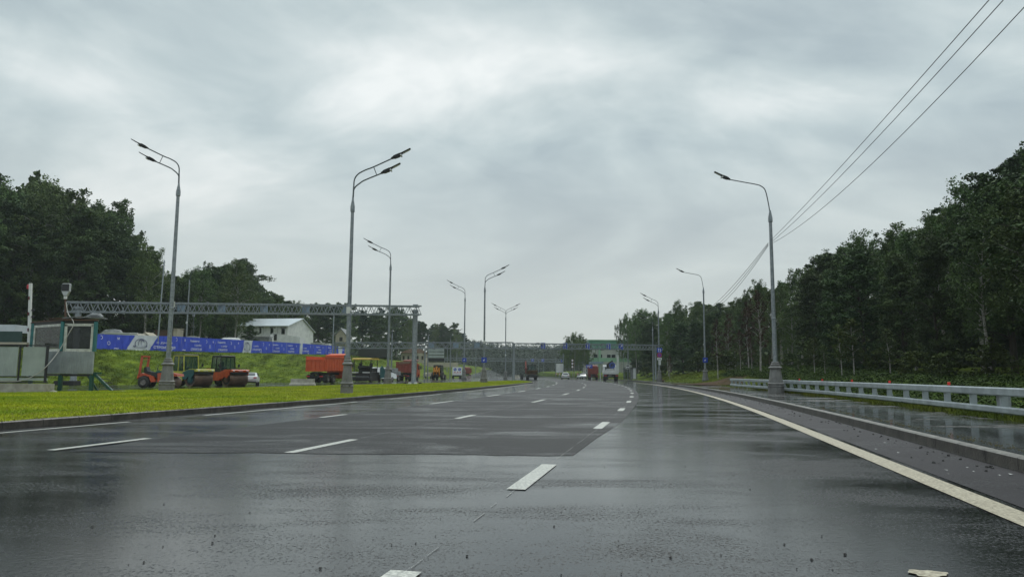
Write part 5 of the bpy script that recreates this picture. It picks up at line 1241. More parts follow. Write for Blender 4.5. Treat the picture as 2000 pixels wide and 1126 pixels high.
# small mound-like cream machine left of the loader
v = veh('compressor', 836, 739, 0, 60, 'low cream trailer compressor left of the orange backhoe', 'compressor')
mb = MB(); mb.prism([(-1.0, .5), (-1.0, 1.1), (-.7, 1.4), (.7, 1.45), (1.1, 1.1), (1.1, .5)], -.7, .7); P_(mb, 'body', 'cream', v, True)
for f in (-1, 1): wheel(v, 0, f * .8, .33, .2)
# concrete barriers
def barrier(px, py, z, L_, h, hd, label, grp=None, m='concrete'):
    p, a = put(px, py, z, hd); mb = MB()
    mb.prism([(-.30, 0), (-.30, .1), (-.14, h * .45), (-.09, h), (.09, h), (.14, h * .45), (.30, .1), (.30, 0)], -L_ / 2, L_ / 2)
    for i, v in enumerate(mb.v):
        if v[2] > .2: mb.v[i] = (v[0], v[1] * .93, v[2])
    o = mb.build('concrete_barrier', M[m], smooth=False); o.location = p; o.rotation_euler = (0, 0, a + math.pi / 2)
    return tag(o, label, 'barrier', grp)
barrier(591, 752, .0, 2.4, .62, 0, 'single pale concrete block lying at the back edge of the lawn')
for i, (px, py) in enumerate([(1006, 739), (1012, 738), (1018, 737.5)]):
    barrier(px, py, 0, 1.9, .95, 70, ['pale concrete barrier beyond the lawn tip, nearest the gantry post', 'middle pale concrete barrier beyond the lawn tip', 'farthest pale concrete barrier beyond the lawn tip'][i], 'barriers beyond the lawn tip')
v = veh('waste_bin', 1019, 741, 0, 0, 'black bin standing at the tip of the lawn', 'bin'); mb = MB(); mb.box((0, 0, .52), (.62, .6, .95), taper=1.08, ch=0); P_(mb, 'body', 'black', v); mb = MB(); mb.box((0, 0, 1.05), (.72, .7, .08), ch=.02); P_(mb, 'lid', 'dark', v)
# ------------------------------------------------------------------ guard booth
bz = 0.02; bp = at(148, 765.5, bz); Yb = bp.y
booth = empty('guard_booth', bp, 0, 'teal framed guard booth on stilts with large windows and grey siding', 'booth')
def bw(px, py, Y): return atd(px, py, Y) - bp
A_ = atd(118, 700, Yb); B_ = atd(183, 700, Yb); Lc = atd(60, 700, Yb + 2.1)
a2_ = Vector((A_.x, A_.y, 0)); b2_ = Vector((B_.x, B_.y, 0)); l2_ = Vector((Lc.x, Lc.y, 0)); r2_ = b2_ + (l2_ - a2_)
zs0, zs1, zs2, zs3 = atd(150, 728.5, Yb).z, atd(150, 685.5, Yb).z, atd(150, 633, Yb).z, atd(150, 628, Yb).z
corn = [a2_, b2_, r2_, l2_]
def wallseg(mb, p, q, z0, z1, th=.06, ins=0):
    d = (q - p).normalized(); n = Vector((-d.y, d.x, 0)) * th; p = p + d * ins; q = q - d * ins
    mb.add([p - bp + Vector((0, 0, z0)), q - bp + Vector((0, 0, z0)), q + n - bp + Vector((0, 0, z0)), p + n - bp + Vector((0, 0, z0)), p - bp + Vector((0, 0, z1)), q - bp + Vector((0, 0, z1)), q + n - bp + Vector((0, 0, z1)), p + n - bp + Vector((0, 0, z1))],
           [(0, 1, 2, 3), (4, 5, 6, 7), (0, 1, 5, 4), (1, 2, 6, 5), (2, 3, 7, 6), (3, 0, 4, 7)])
mb = MB()
for i in range(4):
    p, q = corn[i], corn[(i + 1) % 4]; wallseg(mb, p, q, zs0 - bz, zs1 - bz, .05)
w_ = P_(mb, 'wall', 'siding', booth)
mb = MB()
for i in range(4):
    p, q = corn[i], corn[(i + 1) % 4]; d = (q - p); n = Vector((d.y, -d.x, 0)).normalized() * .012; k = int(d.length / .13)
    for j in range(k): a = p + d * ((j + .5) / k) + n; mb.bar((a.x - bp.x, a.y - bp.y, zs0 - bz), (a.x - bp.x, a.y - bp.y, zs1 - bz), .03)
P_(mb, 'corrugation', 'siding', w_)
mb = MB()
for i in range(4): p = corn[i]; mb.bar((p.x - bp.x, p.y - bp.y, zs1 - bz), (p.x - bp.x, p.y - bp.y, zs3 - bz), .16)
P_(mb, 'corner_post', 'boothteal', booth)
mb = MB()
for i in range(4):
    p, q = corn[i], corn[(i + 1) % 4]; wallseg(mb, p, q, zs2 - bz + .06, zs3 - bz + .08, .055, .09)
P_(mb, 'lintel', 'dark', booth)
for i in (3, 0, 1):
    p, q = corn[i], corn[(i + 1) % 4]; fr = MB(); d = (q - p).normalized()
    wallseg(fr, p + d * .1, q - d * .1, zs1 - bz, zs1 - bz + .16, .09); wallseg(fr, p + d * .1, q - d * .1, zs2 - bz - .08, zs2 - bz + .06, .09)
    wallseg(fr, p + d * .1, p + d * .26, zs1 - bz + .14, zs2 - bz, .085); wallseg(fr, q - d * .26, q - d * .1, zs1 - bz + .14, zs2 - bz, .085)
    f_ = P_(fr, 'window', 'frame', booth)
    g = MB(); n = Vector((-d.y, d.x, 0)) * .04; a, b = p + d * .24 + n - bp, q - d * .24 + n - bp
    g.quad((a.x, a.y, zs1 - bz + .15), (b.x, b.y, zs1 - bz + .15), (b.x, b.y, zs2 - bz - .05), (a.x, a.y, zs2 - bz - .05)); P_(g, 'pane', 'glass', f_)
mb = MB(); c = (a2_ + r2_) / 2
vs = [tuple((p - c) * s + c - bp + Vector((0, 0, z - bz)))for p in corn for s, z in ((1.06, zs3 + .08), (1.06, zs3 + .14))]
mb.add([tuple(((p - c) * 1.07 + c - bp) + Vector((0, 0, zs3 - bz + .09))) for p in corn] + [tuple(((p - c) * 1.07 + c - bp) + Vector((0, 0, zs3 - bz + .15))) for p in corn], [(0, 1, 2, 3), (4, 5, 6, 7), (0, 1, 5, 4), (1, 2, 6, 5), (2, 3, 7, 6), (3, 0, 4, 7)])
P_(mb, 'roof', 'brown', booth)
mb = MB(); mb.add([tuple(((p - c) * .98 + c - bp) + Vector((0, 0, zs0 - bz - .02))) for p in corn] + [tuple(((p - c) * .98 + c - bp) + Vector((0, 0, zs0 - bz - .14))) for p in corn], [(0, 1, 2, 3), (4, 5, 6, 7), (0, 1, 5, 4), (1, 2, 6, 5), (2, 3, 7, 6), (3, 0, 4, 7)]); P_(mb, 'floor', 'dark', booth)
for i, p in enumerate(corn): mb = MB(); mb.bar((p.x - bp.x + (.06, -.06, -.06, .06)[i], p.y - bp.y + .05, 0), (p.x - bp.x + (.06, -.06, -.06, .06)[i], p.y - bp.y + .05, zs0 - bz - .1), .17); P_(mb, 'leg', 'boothgreen', booth)
# text seen on the far window of the booth
rl = MB(); rt = random.Random(4)
cov = MB()
for k in range(5):
    cx_ = -1.15 + k * .33; cov.box((cx_ + .55, .5 + rt.uniform(-.2, .2), zs3 - bz + .22 + rt.uniform(0, .05)), (.7, 1.0, .05), R=(rt.uniform(-.06, .06), rt.uniform(-.08, .08), rt.uniform(-.3, .3)))
cov.tube([(.05, .5, zs3 - bz + .32), (.4, .5, zs3 - bz + .42), (.75, .45, zs3 - bz + .40), (1.0, .4, zs3 - bz + .3)], [.12, .22, .22, .1], 8, squash=.6)
o = cov.build('roof_sheet', M['tarp'], None, smooth=False); o.location = bp; tag(o, 'crumpled grey sheets lying on the booth roof', 'tarpaulin')
for i in range(3):
    mb = MB(); mb.box((0, 0, 0), (1.9, .14, .035), R=(0, rt.uniform(-.08, .02), rt.uniform(-.25, .15))); o = mb.build('plank', M['brown'], None, smooth=False); o.location = bp + Vector((-1.15 + .1 * i, .9 - .4 * i, zs3 - bz + .19 + .02 * i)); tag(o, 'brown plank lying on the left part of the booth roof', 'plank', 'planks on the booth roof')
# stairs
st = empty('staircase', at(200, 764, 0), 0, 'green metal staircase leading up to the booth', 'staircase'); sp = st.location
for k, off in enumerate((0, .75)):
    a = atd(183, 728, Yb + .2 + off) - sp; b = atd(222, 764, Yb + .2 + off) - sp; b.z = 0; mb = MB(); mb.bar(a, b, .13); P_(mb, 'stringer', 'boothgreen', st)
a = atd(183, 728, Yb + .2) - sp; b = atd(222, 764, Yb + .2) - sp; b.z = 0
for k in range(5): q = a.lerp(b, (k + .6) / 5.2); mb = MB(); mb.box((q.x, q.y + .37, q.z), (.24, .72, .035)); P_(mb, 'tread', 'dark', st)
mb = MB(); a3_ = atd(170, 730, Yb + .5) - sp; b3_ = atd(193, 764, Yb + .5) - sp; b3_.z = 0; mb.bar(a3_, b3_, .09); mb.bar(a, a + Vector((.45, 0, 0)), .09); P_(mb, 'support', 'boothgreen', st)
# floodlight on pole above booth
fl = empty('floodlight', atd(127, 629, Yb + .8), 0, 'grey floodlight with dark face on a brown pole above the booth', 'floodlight'); fq = fl.location
t = atd(128, 578, Yb + .8) - fq
mb = MB(); mb.tube([(0, 0, -.1), (t.x, 0, t.z)], .045, 8); mb.tube([(.1, 0, -.1), (t.x + .03, 0, t.z - .5)], .035, 6); P_(mb, 'pole', 'brown', fl)
hz_ = atd(128, 553, Yb + .8) - fq; mb = MB(); hh = hz_.z - t.z
mb.add([(t.x + x, y, t.z + z) for x, z in ((-.07, 0), (.07, 0), (.22, .38 * hh), (.22, .95 * hh), (.15, hh), (-.15, hh), (-.22, .95 * hh), (-.22, .38 * hh)) for y in (-.06, .12)], [tuple(range(0, 16, 2)), tuple(range(1, 16, 2))] + [(2 * k, (2 * k + 2) % 16, (2 * k + 3) % 16, 2 * k + 1) for k in range(8)])
h_ = P_(mb, 'housing', 'carsilver', fl); mb = MB(); mb.box((t.x, -.07, t.z + .66 * hh), (.40, .02, .54 * hh)); P_(mb, 'lamp_face', 'black', h_); mb = MB(); mb.box((t.x, 0, t.z - .06), (.14, .12, .22)); P_(mb, 'clamp', 'offwhite', fl)
wr = [atd(129, 590, Yb + .3), atd(133, 612, Yb + .1), atd(144, 630, Yb - .3), atd(135, 650, Yb - .45), atd(116, 683, Yb - .6), atd(97, 708, Yb - 1.9), atd(75, 728, Yb - 2.15), atd(40, 743, Yb - 2.2), atd(-5, 744, Yb - 2.2)]
o = MB().tube(bez(wr, 4), .022, 5).build('loose_cable', M['wirew']); tag(o, 'pale loose cable hanging from the floodlight across the booth', 'cable')
# barrier arm raised
ba = empty('barrier_arm', atd(55, 735, Yb + 2.4), 0, 'raised white and red barrier arm left of the booth', 'barrier arm'); q0 = ba.location
t = atd(60, 553, Yb + 2.4) - q0; mb = MB(); mb.bar((0, 0, 0), t, .14); a_ = P_(mb, 'arm', 'offwhite', ba)
mb = MB()
for k in range(5): mb.bar(t * (.14 + k * .17) + Vector((-.03, -.02, 0)), t * (.175 + k * .17) + Vector((-.03, -.02, 0)), .10)
P_(mb, 'stripe', 'signred', a_); mb = MB(); mb.box(t * .98 + Vector((-.12, 0, -.1)), (.2, .12, .28), ch=.04); P_(mb, 'warning_lamp', 'signred', a_)
mb = MB()
for k in range(6): mb.box(t * (.36 + .07 * k) + Vector((.18, 0, 0)), (.16, .04, .14), R=(0, .5, 0))
P_(mb, 'fringe', 'black', ba)
# panel fence with plinth at left edge
def slab(name, pxa, pxb, y0, y1, Y, th, m, label=None, cat=None, par=None, off=None):
    a = atd(pxa, y0, Y); b = atd(pxb, y0, Y); c = atd(pxa, y1, Y); mb = MB(); 
    mb.box(((a.x + b.x) / 2, Y + th / 2, (a.z + c.z) / 2), (b.x - a.x, th, abs(a.z - c.z)))
    o = mb.build(name, M[m], None, smooth=False)
    return tag(o, label, cat)
Yp = Yb - 2.0
pf = empty('panel_fence', atd(46, 748, Yp), 0, 'pale metal panel fence in black frames at the left edge', 'fence'); q0 = pf.location
for (xa, xb) in ((-150, -62), (-56, 36), (41, 90)):
    a = atd(xa, 733.5, Yp) - q0; b = atd(xb, 677, Yp) - q0; mb = MB(); mb.box(((a.x + b.x) / 2, .03, (a.z + b.z) / 2), (b.x - a.x, .04, b.z - a.z)); 
    for k in range(int((b.x - a.x) / .1)): mb.box((a.x + .05 + k * .1, .005, (a.z + b.z) / 2), (.012, .014, b.z - a.z - .02))
    P_(mb, 'panel', 'panel', pf)
a = atd(-150, 736, Yp) - q0; b = atd(92, 743, Yp) - q0; mb = MB(); mb.box(((a.x + b.x) / 2, .03, (a.z + b.z) / 2), (b.x - a.x, .04, abs(a.z - b.z))); P_(mb, 'panel', 'panel', pf)
mb = MB(); zt_ = (atd(46, 674, Yp) - q0).z; zb_ = (atd(46, 746, Yp) - q0).z; zm_ = (atd(46, 735, Yp) - q0).z
for z in (zt_, zb_, zm_): mb.box(((a.x + b.x) / 2, 0, z), (b.x - a.x + .1, .07, .055))
for px in (-59, 38.5, 91.5): x = (atd(px, 700, Yp) - q0).x; mb.box((x, 0, (zt_ + zb_) / 2), (.07 if px < 90 else .12, .075, zt_ - zb_))
P_(mb, 'frame', 'black', pf)
o = slab('concrete_plinth', -150, 93.5, 747.5, 768.5, Yp - .25, .6, 'concrete', 'long cream concrete block under the panel fence', 'concrete block')
slab('plank', -30, 52, 667.5, 671.5, Yb + 1.2, .25, 'cream', 'pale board lying level above the panel fence', 'plank')
slab('site_fence', -60, 43, 646, 668, Yb + 14, .06, 'fencegreen', 'dark green fence panel far left behind the barrier arm', 'fence')
slab('site_container', -60, 30, 633, 648, Yb + 22, 2.0, 'roofsheet', 'pale ribbed container roof far left behind the green fence', 'container')
slab('dark_box', 105, 144, 743, 752, Yb + 6, .8, 'dark', 'low dark crate on the road behind the booth legs', 'crate')
o = MB().box((0, 0, .04), (1.3, .3, .06), R=(.02, .03, 0)).build('plank', M['offwhite'], None, smooth=False); o.location = at(258, 765.6, .03); tag(o, 'pale board lying on the grass left of the lamp base', 'plank')
for i, (px, py) in enumerate([(96, 767), (104, 768)]):
    mb = MB(); mb.lathe([(.12, 0), (.2, .06), (.15, .14), (.04, .17)], 7); o = mb.build('rubble', M['concrete'], None, smooth=False); o.location = at(px, py, .02); o.rotation_euler = (0, .1, i); tag(o, ['lump of pale rubble beside the concrete block', 'second lump of pale rubble near the booth leg'][i], 'rubble')
# ------------------------------------------------------------------ banner wall
BP = [(183, 89.6), (672, 150.0)]
def bn(px, top):  # point on the banner plane: straight line in plan
    k0_, k1_ = 1 / 89.6, 1 / 150.; t = (px - 183) / (672 - 183); d = 1 / (k0_ + (k1_ - k0_) * t)
    yt = interp(px, [(183, 651.5), (245, 654), (345, 656.5), (420, 661), (470, 663.5), (535, 667), (600, 671), (640, 674), (672, 677)])
    yb = interp(px, [(183, 683), (300, 685), (345, 687), (420, 688.5), (472, 689), (540, 690.5), (600, 691.5), (672, 692.5)])
    return atd(px, yb + (yt - yb) * top, d)
def bpt(px, v, off=0.): p = bn(px, v); return Vector((p.x + .0 * off, p.y - off, p.z))
def bgrid(px0, px1, n, ofn, m, name, par, sk0=0, sk1=0, v0=0, v1=1, off=0.):
    rows = []
    for j in range(9):
        f = v0 + (v1 - v0) * j / 8; row_ = []
        for i in range(n + 1):
            t = i / n; px = px0 + (px1 - px0) * t + (sk0 * (1 - t) + sk1 * t) * f
            row_.append(tuple(bpt(px, f, off + ofn(px, f))))
        rows.append(row_)
    v = np.array([p for r in rows for p in r]); k = n + 1; i = (np.arange(8)[:, None] * k + np.arange(n)[None]).ravel(); fa = np.stack([i, i + 1, i + k + 1, i + k], 1)
    return npmesh(name, v, fa, M[m], par, True)
def fold(px, f): return .12 * math.sin(px * .9 + f * 5) * math.sin(px * .23) + .10 * math.sin(px * .37 - f * 7 + 1)
def text(s, px, v, hv, par, wpx, m='signwhite', shear=0., off=.42):
    cu = bpy.data.curves.new('lettering', 'FONT'); cu.body = s; cu.size = 1; cu.shear = shear; cu.align_x = 'LEFT'; cu.offset = .012; cu.resolution_u = 3
    ob = bpy.data.objects.new('lettering', cu); COL.objects.link(ob); dg = bpy.context.evaluated_depsgraph_get(); me = bpy.data.meshes.new_from_object(ob.evaluated_get(dg)); bpy.data.objects.remove(ob)
    xs = [q.co.x for q in me.vertices]; ys = [q.co.y for q in me.vertices]; x0, x1, y0, y1 = min(xs), max(xs), min(ys), max(ys)
    for q in me.vertices:
        u = px + wpx * (q.co.x - x0) / (x1 - x0); f = v + hv * (q.co.y - y0) / (y1 - y0); q.co = bpt(u, f, off)
    me.materials.clear(); me.materials.append(M[m]); o = bpy.data.objects.new('lettering', me); COL.objects.link(o); o.parent = par
    return o
def ring(px, v, rpx, rv, par, m='signwhite', a0=0, a1=2 * math.pi, w=.25, name='emblem', off=.42):
    mb = MB(); n = 18; vs = []
    for k in range(n + 1):
        a = a0 + (a1 - a0) * k / n
        for q in (1, 1 - w): vs.append(bpt(px + rpx * q * math.cos(a), v + rv * q * math.sin(a), off))
    mb.add(vs, [(2 * k, 2 * k + 1, 2 * k + 3, 2 * k + 2) for k in range(n)]); return P_(mb, name, m, par)
def helmet(px, v, rx, rv, par):
    ring(px, v, rx, rv, par, 'navy', -.5, 3.7, .09, 'helmet_outline', .46)                      # dome
    ring(px + rx * .1, v - rv * .05, rx * .55, rv * .98, par, 'navy', .5, 3.4, .12, 'helmet_outline', .46)   # ridges
    ring(px + rx * .25, v - rv * .05, rx * .25, rv * .95, par, 'navy', .6, 3.4, .2, 'helmet_outline', .46)
    ring(px - rx * .12, v - rv * .45, rx * 1.12, rv * .42, par, 'navy', 2.9, 6.5, .12, 'helmet_outline', .46)  # brim
    ring(px - rx * .08, v - rv * .38, rx * .98, rv * .25, par, 'navy', 3.1, 6.3, .14, 'helmet_outline', .46)
BL = [('leftmost blue banner with round emblems beside the booth', 183, 263), ('banner with pale slanted field showing a hard hat and large lettering', 263, 355), ('blue banner with lettering just right of the twin-arm lamp pole', 355, 421),
      ('blue banner above the orange roller cab', 421, 476), ('banner with narrow pale hard hat field left of the white car', 476, 533), ('blue banner below the left part of the white house', 533, 560), ('creased blue banner with sagging folds below the white house', 560, 585),
      ('banner with thin pale strip below the right end of the white house', 585, 612), ('blue banner left of the thin steel pole', 612, 637), ('blue banner behind the thin steel pole', 637, 657), ('rightmost banner, pale panel and blue panel behind the dump truck', 657, 673)]
ban = []
gB = 'blue builders day banners on the bank'
for lb, a, b in BL:
    o = bgrid(a + .2, b - .1, max(6, int((b - a) / 2)), fold, 'blue', 'fence_banner', None, 0, 0)
    ban.append(tag(o, lb, 'banner', gB))
def white(i, p0, p1, s): return bgrid(p0, p1, 14, fold, 'bwhite', 'pale_field', ban[i], s, s, 0, 1, .16)
white(1, 246, 292, 19); helmet(279, .45, 12, .33, ban[1])
text('С ДНЁМ', 309, .47, .17, ban[1], 30); text('СТРОИТЕЛЯ', 303, .17, .17, ban[1], 42); ring(336.5, .2, 3, .15, ban[1])
ring(201, .80, 3.4, .12, ban[0], a0=-1.7, a1=1.9); ring(216, .45, 3, .12, ban[0]); text('М', 233, .68, .16, ban[0], 4); text('~', 226, .08, .08, ban[0], 9)
def blue_set(i, px, w, sc=1.0):
    text('Поздравляем', px - w * .05, .66, .16, ban[i], w * .85, shear=.3); text('С ДНЁМ', px + w * .35, .40, .15, ban[i], w * .62); text('СТРОИТЕЛЯ', px, .13, .15, ban[i], w)
ring(347, .8, 2, .12, ban[1], a0=-1.7, a1=1.9)
blue_set(2, 375, 21); ring(405, .75, 2, .11, ban[2], a0=-1.7, a1=1.9); ring(412.5, .42, 1.4, .11, ban[2]); text('М', 418, .68, .14, ban[2], 1.6); text('М', 363, .7, .16, ban[2], 2); text('~', 359, .1, .08, ban[2], 6)
blue_set(3, 428, 18); ring(453, .72, 1.7, .11, ban[3], a0=-1.7, a1=1.9); ring(460.5, .42, 1.2, .11, ban[3]); text('М', 467, .66, .15, ban[3], 1.5)
white(4, 474, 490, 4.5); helmet(485, .48, 5.0, .38, ban[4]); text('С ДНЁМ', 497, .5, .15, ban[4], 9.5); text('СТРОИТЕЛЯ', 495, .22, .15, ban[4], 14); ring(511, .2, 1.8, .17, ban[4]); ring(516, .75, 1.3, .12, ban[4], a0=-1.7, a1=1.9); ring(522, .42, 1, .1, ban[4]); text('М', 527, .66, .14, ban[4], 1.2)
blue_set(5, 535, 12.5); ring(551.5, .72, 1, .1, ban[5], a0=-1.7, a1=1.9); ring(556, .42, .8, .1, ban[5])
blue_set(6, 564, 12); text('М', 580, .66, .14, ban[6], 1)
white(7, 585.6, 590.5, 1.5); text('С ДНЁМ', 593, .5, .15, ban[7], 7); text('СТРОИТЕЛЯ', 592, .22, .15, ban[7], 10); ring(603.5, .2, 1.2, .17, ban[7]); ring(607.5, .75, .8, .12, ban[7], a0=-1.7, a1=1.9)
blue_set(8, 619, 9.5); ring(632, .7, .7, .1, ban[8]); blue_set(9, 642, 7)
white(10, 661, 668.5, .6); text('С ДНЁМ', 669.4, .5, .15, ban[10], 3)
bf = empty('banner_frame', bn(183, 0), 0, 'thin steel frame carrying the blue banners', 'fence'); q0 = bf.location
mb = MB()
for v_ in (.05, .97):
    pts = [bpt(px, v_, -.35) - q0 for px in range(183, 674, 10)]; mb.tube(pts, .05, 4)
P_(mb, 'rail', 'steeld', bf)
for px in list(range(186, 672, 22)): mb = MB(); a = bpt(px, -.1, -.4) - q0; b = bpt(px, 1.0, -.4) - q0; mb.bar(a, b, .09); P_(mb, 'post', 'steeld', bf)
# retaining steps behind the dump truck
slab('steel_fence_panel', 653, 678, 692.5, 700, 128, .3, 'steeld', 'slatted grey steel panel above the dump truck bed', 'fence panel')
# clutter behind the banners
rt = random.Random(21)
for i, (px, pt, w, Y, m, lb) in enumerate([(215, 641, 38, 104, 'tarp', 'grey covered heap above the leftmost banner'), (228, 648, 50, 100, 'offwhite', 'pale low shed roof above the leftmost banner'), (283, 648, 26, 106, 'cream', 'cream tent roof above the hard hat banner'), (265, 650, 20, 103, 'concrete', 'pale heap left of the cream tent'),
                                         (325, 643, 44, 112, 'brown', 'brown shed roof beside the lamp pole'), (343, 640, 8, 110, 'cream', 'small cream crate on the brown shed'), (372, 655, 34, 112, 'tarp', 'grey tarpaulin heap right of the lamp pole'), (448, 658, 46, 118, 'offwhite', 'white tarpaulin roof above the banners left of the house'),
                                         (505, 656, 40, 132, 'tarp', 'dark sheet roof in front of the white house'), (520, 652, 16, 134, 'offwhite', 'pale bundle in front of the white house windows'), (618, 668, 22, 150, 'greywall', 'grey garden fence right of the white house'), (638, 670, 10, 152, 'offwhite', 'small white cover right of the grey fence')]):
    t = atd(px, pt, Y); b = 3.9; wd = w / F * Y; h = t.z - b; mb = MB()
    if 'tent' in lb: mb.add([(-wd / 2, 0, 0), (wd / 2, 0, 0), (wd / 2, 2.5, 0), (-wd / 2, 2.5, 0), (-wd / 2, 0, h - .7), (wd / 2, 0, h - .7), (wd / 2, 2.5, h - .7), (-wd / 2, 2.5, h - .7), (0, 0, h), (0, 2.5, h)], [(0, 1, 5, 8, 4), (3, 2, 6, 9, 7), (4, 8, 9, 7), (5, 8, 9, 6), (0, 3, 7, 4), (1, 2, 6, 5)])
    elif 'heap' in lb or 'tarpaulin' in lb: mb.tube([(-wd / 2, 1, h * .5), (-wd * .3, 1, h * .8), (0, 1, h * .72), (wd * .25, 1, h * .78), (wd / 2, 1, h * .5)], [h * .35, h * .2, h * .28, h * .2, h * .2], 9); mb.box((0, 1, h * .3), (wd, 1.5, h * .6))
    else: mb.box((0, 1, h / 2 - .1), (wd, 2, h - .2)); mb.box((0, 1, h - .08), (wd * 1.06, 2.3, .1), R=(.05, .01, 0))
    o = mb.build('shed' if 'shed' in lb or 'roof' in lb else 'heap' if 'heap' in lb else 'crate' if 'crate' in lb else 'cover', M[m], None, smooth=False); o.location = (t.x, Y, b); tag(o, lb, 'shed' if 'shed' in lb or 'roof' in lb else 'clutter')
# radio mast like lantern pole above the banners
v = empty('lantern_post', atd(379, 662, 113), 0, 'thin post with box lantern rising above the banners', 'post'); q = atd(378, 617, 113) - v.location
mb = MB(); mb.tube([(0, 0, -1), (q.x, 0, q.z)], .05, 6); mb.bar((q.x, 0, q.z * .4), (q.x - 1.6, 0, -.3), .05); P_(mb, 'post', 'steeld', v); mb = MB(); mb.box((q.x, 0, q.z + .2), (.35, .3, .6), ch=.05); mb.box((q.x + .1, 0, q.z - 1.7), (.3, .1, .1)); P_(mb, 'lantern', 'steel', v)
# ------------------------------------------------------------------ buildings on the left
def wallbox(par, name, pts, z0, z1, m):
    n = len(pts); mb = MB(); mb.add([(x, y, z0) for x, y in pts] + [(x, y, z1) for x, y in pts], [tuple(range(n)), tuple(range(n, 2 * n))] + [(k, (k + 1) % n, n + (k + 1) % n, n + k) for k in range(n)]); return P_(mb, name, m, par)
C0 = atd(562, 636, 150); C1 = atd(464, 636, 152); C2 = atd(612, 650, 164); hs = empty('white_house', (C0.x, C0.y, 4.2), 0, 'white two-storey house with pale metal gable roof behind the banners', 'house'); q0 = hs.location
a = Vector((C0.x, C0.y, 0)); b = Vector((C1.x, C1.y, 0)); c = Vector((C2.x, C2.y, 0)); d = c + (b - a)
ze = C0.z - 4.2; zr_ = atd(588.5, 623, 157).z - 4.2; ze2 = atd(612, 648.5, 164).z - 4.2
mid = a.lerp(c, .52); mid2 = b.lerp(d, .52); o_ = Vector((q0.x, q0.y, 0))
mb = MB(); V = lambda p, z: (p.x - o_.x, p.y - o_.y, z)
mb.add([V(a, 0), V(c, 0), V(c, ze2), V(mid, zr_), V(a, ze), V(b, 0), V(d, 0), V(d, ze2), V(mid2, zr_), V(b, ze)], [(0, 1, 2, 3, 4), (5, 6, 7, 8, 9), (0, 5, 9, 4), (1, 6, 7, 2)]); w_ = P_(mb, 'wall', 'offwhite', hs)
nrm = Vector((0, -.25, 0)); e = Vector((0, 0, .12)); o1 = (a - mid).normalized() * .5
mb = MB()
for p, q, r_, s_, zz in ((a, mid, b, mid2, ze), (c, mid, d, mid2, ze2)):
    of = (p - mid).normalized() * .45; ex = (a - b).normalized() * .35
    P1, P2, P3, P4 = [Vector(V(*t)) for t in ((p + of + ex, zz - .1), (q + ex, zr_ + .08), (s_ - ex, zr_ + .08), (r_ + of - ex, zz - .1))]
    mb.add([P1, P2, P3, P4, P1 + e, P2 + e, P3 + e, P4 + e], [(0, 1, 2, 3), (4, 5, 6, 7), (0, 1, 5, 4), (1, 2, 6, 5), (2, 3, 7, 6), (3, 0, 4, 7)])
rf = P_(mb, 'roof', 'roofsheet', hs)
for px, py in ((482, 644), (507, 644.5), (530.5, 645.5), (553, 646.5)):
    p = atd(px, py, 149.9) - q0; t = (px - 562) / -98.; p.y = (b - a).y * t - .03
    m2 = MB(); m2.box((p.x, p.y, p.z), (.85, .06, 1.15)); w2 = P_(m2, 'window', 'dark', hs); m2 = MB(); m2.box((p.x, p.y - .04, p.z - .05), (.55, .04, .9)); P_(m2, 'pane', 'glass', w2)
    m2 = MB(); m2.box((p.x, p.y - .05, p.z + .68), (1.2, .2, .22)); P_(m2, 'lintel', 'tarp', w2)
mb = MB()
for k in range(7): p = a.lerp(b, (k + .35) / 7); mb.box((p.x - o_.x, p.y - o_.y - .02, ze / 2), (.05, .05, ze - .3))
P_(mb, 'wall_joint', 'tarp', w_)
# annex and lean-to in front
v = empty('annex', (atd(560, 660, 140).x, 140, 4.2), 0, 'low white annex in front of the white house with a dark poster window', 'shed'); q = v.location
A1 = atd(531, 650, 140); A2 = atd(586, 658, 140); mb = MB(); mb.prism([(A1.x - q.x, 0), (A1.x - q.x, A1.z - 4.2), (A2.x - q.x, A2.z - 4.2), (A2.x - q.x, 0)], 0, 3); P_(mb, 'wall', 'offwhite', v)
p = atd(536.5, 658, 139.9) - q; mb = MB(); mb.box((p.x, -.03, p.z), (.75, .05, 1.2)); P_(mb, 'window', 'dark', v)
mb = MB(); mb.prism([(A2.x - q.x + .1, 0), (A2.x - q.x + .1, 1.9), (A2.x - q.x + 2.6, 1.5), (A2.x - q.x + 2.6, 0)], 2, 4); P_(mb, 'lean_to', 'dark', v)
# little gabled tower
def small_house(px0, px1, pyb, pye, pyr, Y, label, m, winm='glass'):
    a = atd(px0, pyb, Y); b = atd(px1, pyb, Y); ze = atd(px0, pye, Y).z; zr = atd(px0, pyr, Y).z; v = empty('small_house', ((a.x + b.x) / 2, Y, a.z), 0, label, 'house'); w = b.x - a.x; he = ze - a.z; hr = zr - a.z
    mb = MB(); mb.prism([(-w / 2, -3), (-w / 2, he), (0, hr), (w / 2, he), (w / 2, -3)], 0, 5); P_(mb, 'wall', m, v)
    mb = MB(); 
    for s in (-1, 1): mb.add([(0, -.4, hr + .05), (s * w * .62, -.4, he - .25), (s * w * .62, 5.4, he - .25), (0, 5.4, hr + .05), (0, -.4, hr + .25), (s * w * .62, -.4, he - .05), (s * w * .62, 5.4, he - .05), (0, 5.4, hr + .25)], [(0, 1, 2, 3), (4, 5, 6, 7), (0, 1, 5, 4), (1, 2, 6, 5), (2, 3, 7, 6), (3, 0, 4, 7)])
    P_(mb, 'roof', 'tarp', v); mb = MB(); mb.box((.1, -.05, he * .45), (w * .3, .1, he * .55)); P_(mb, 'window', winm, v)
    mb = MB(); mb.box((0, -.6, -.4), (w * 1.3, 1.1, .12))
    for k in range(7): mb.box((-w * .6 + k * w * .2, -1.1, -.05), (.06, .06, .7))
    P_(mb, 'balcony', 'tarp', v); return v
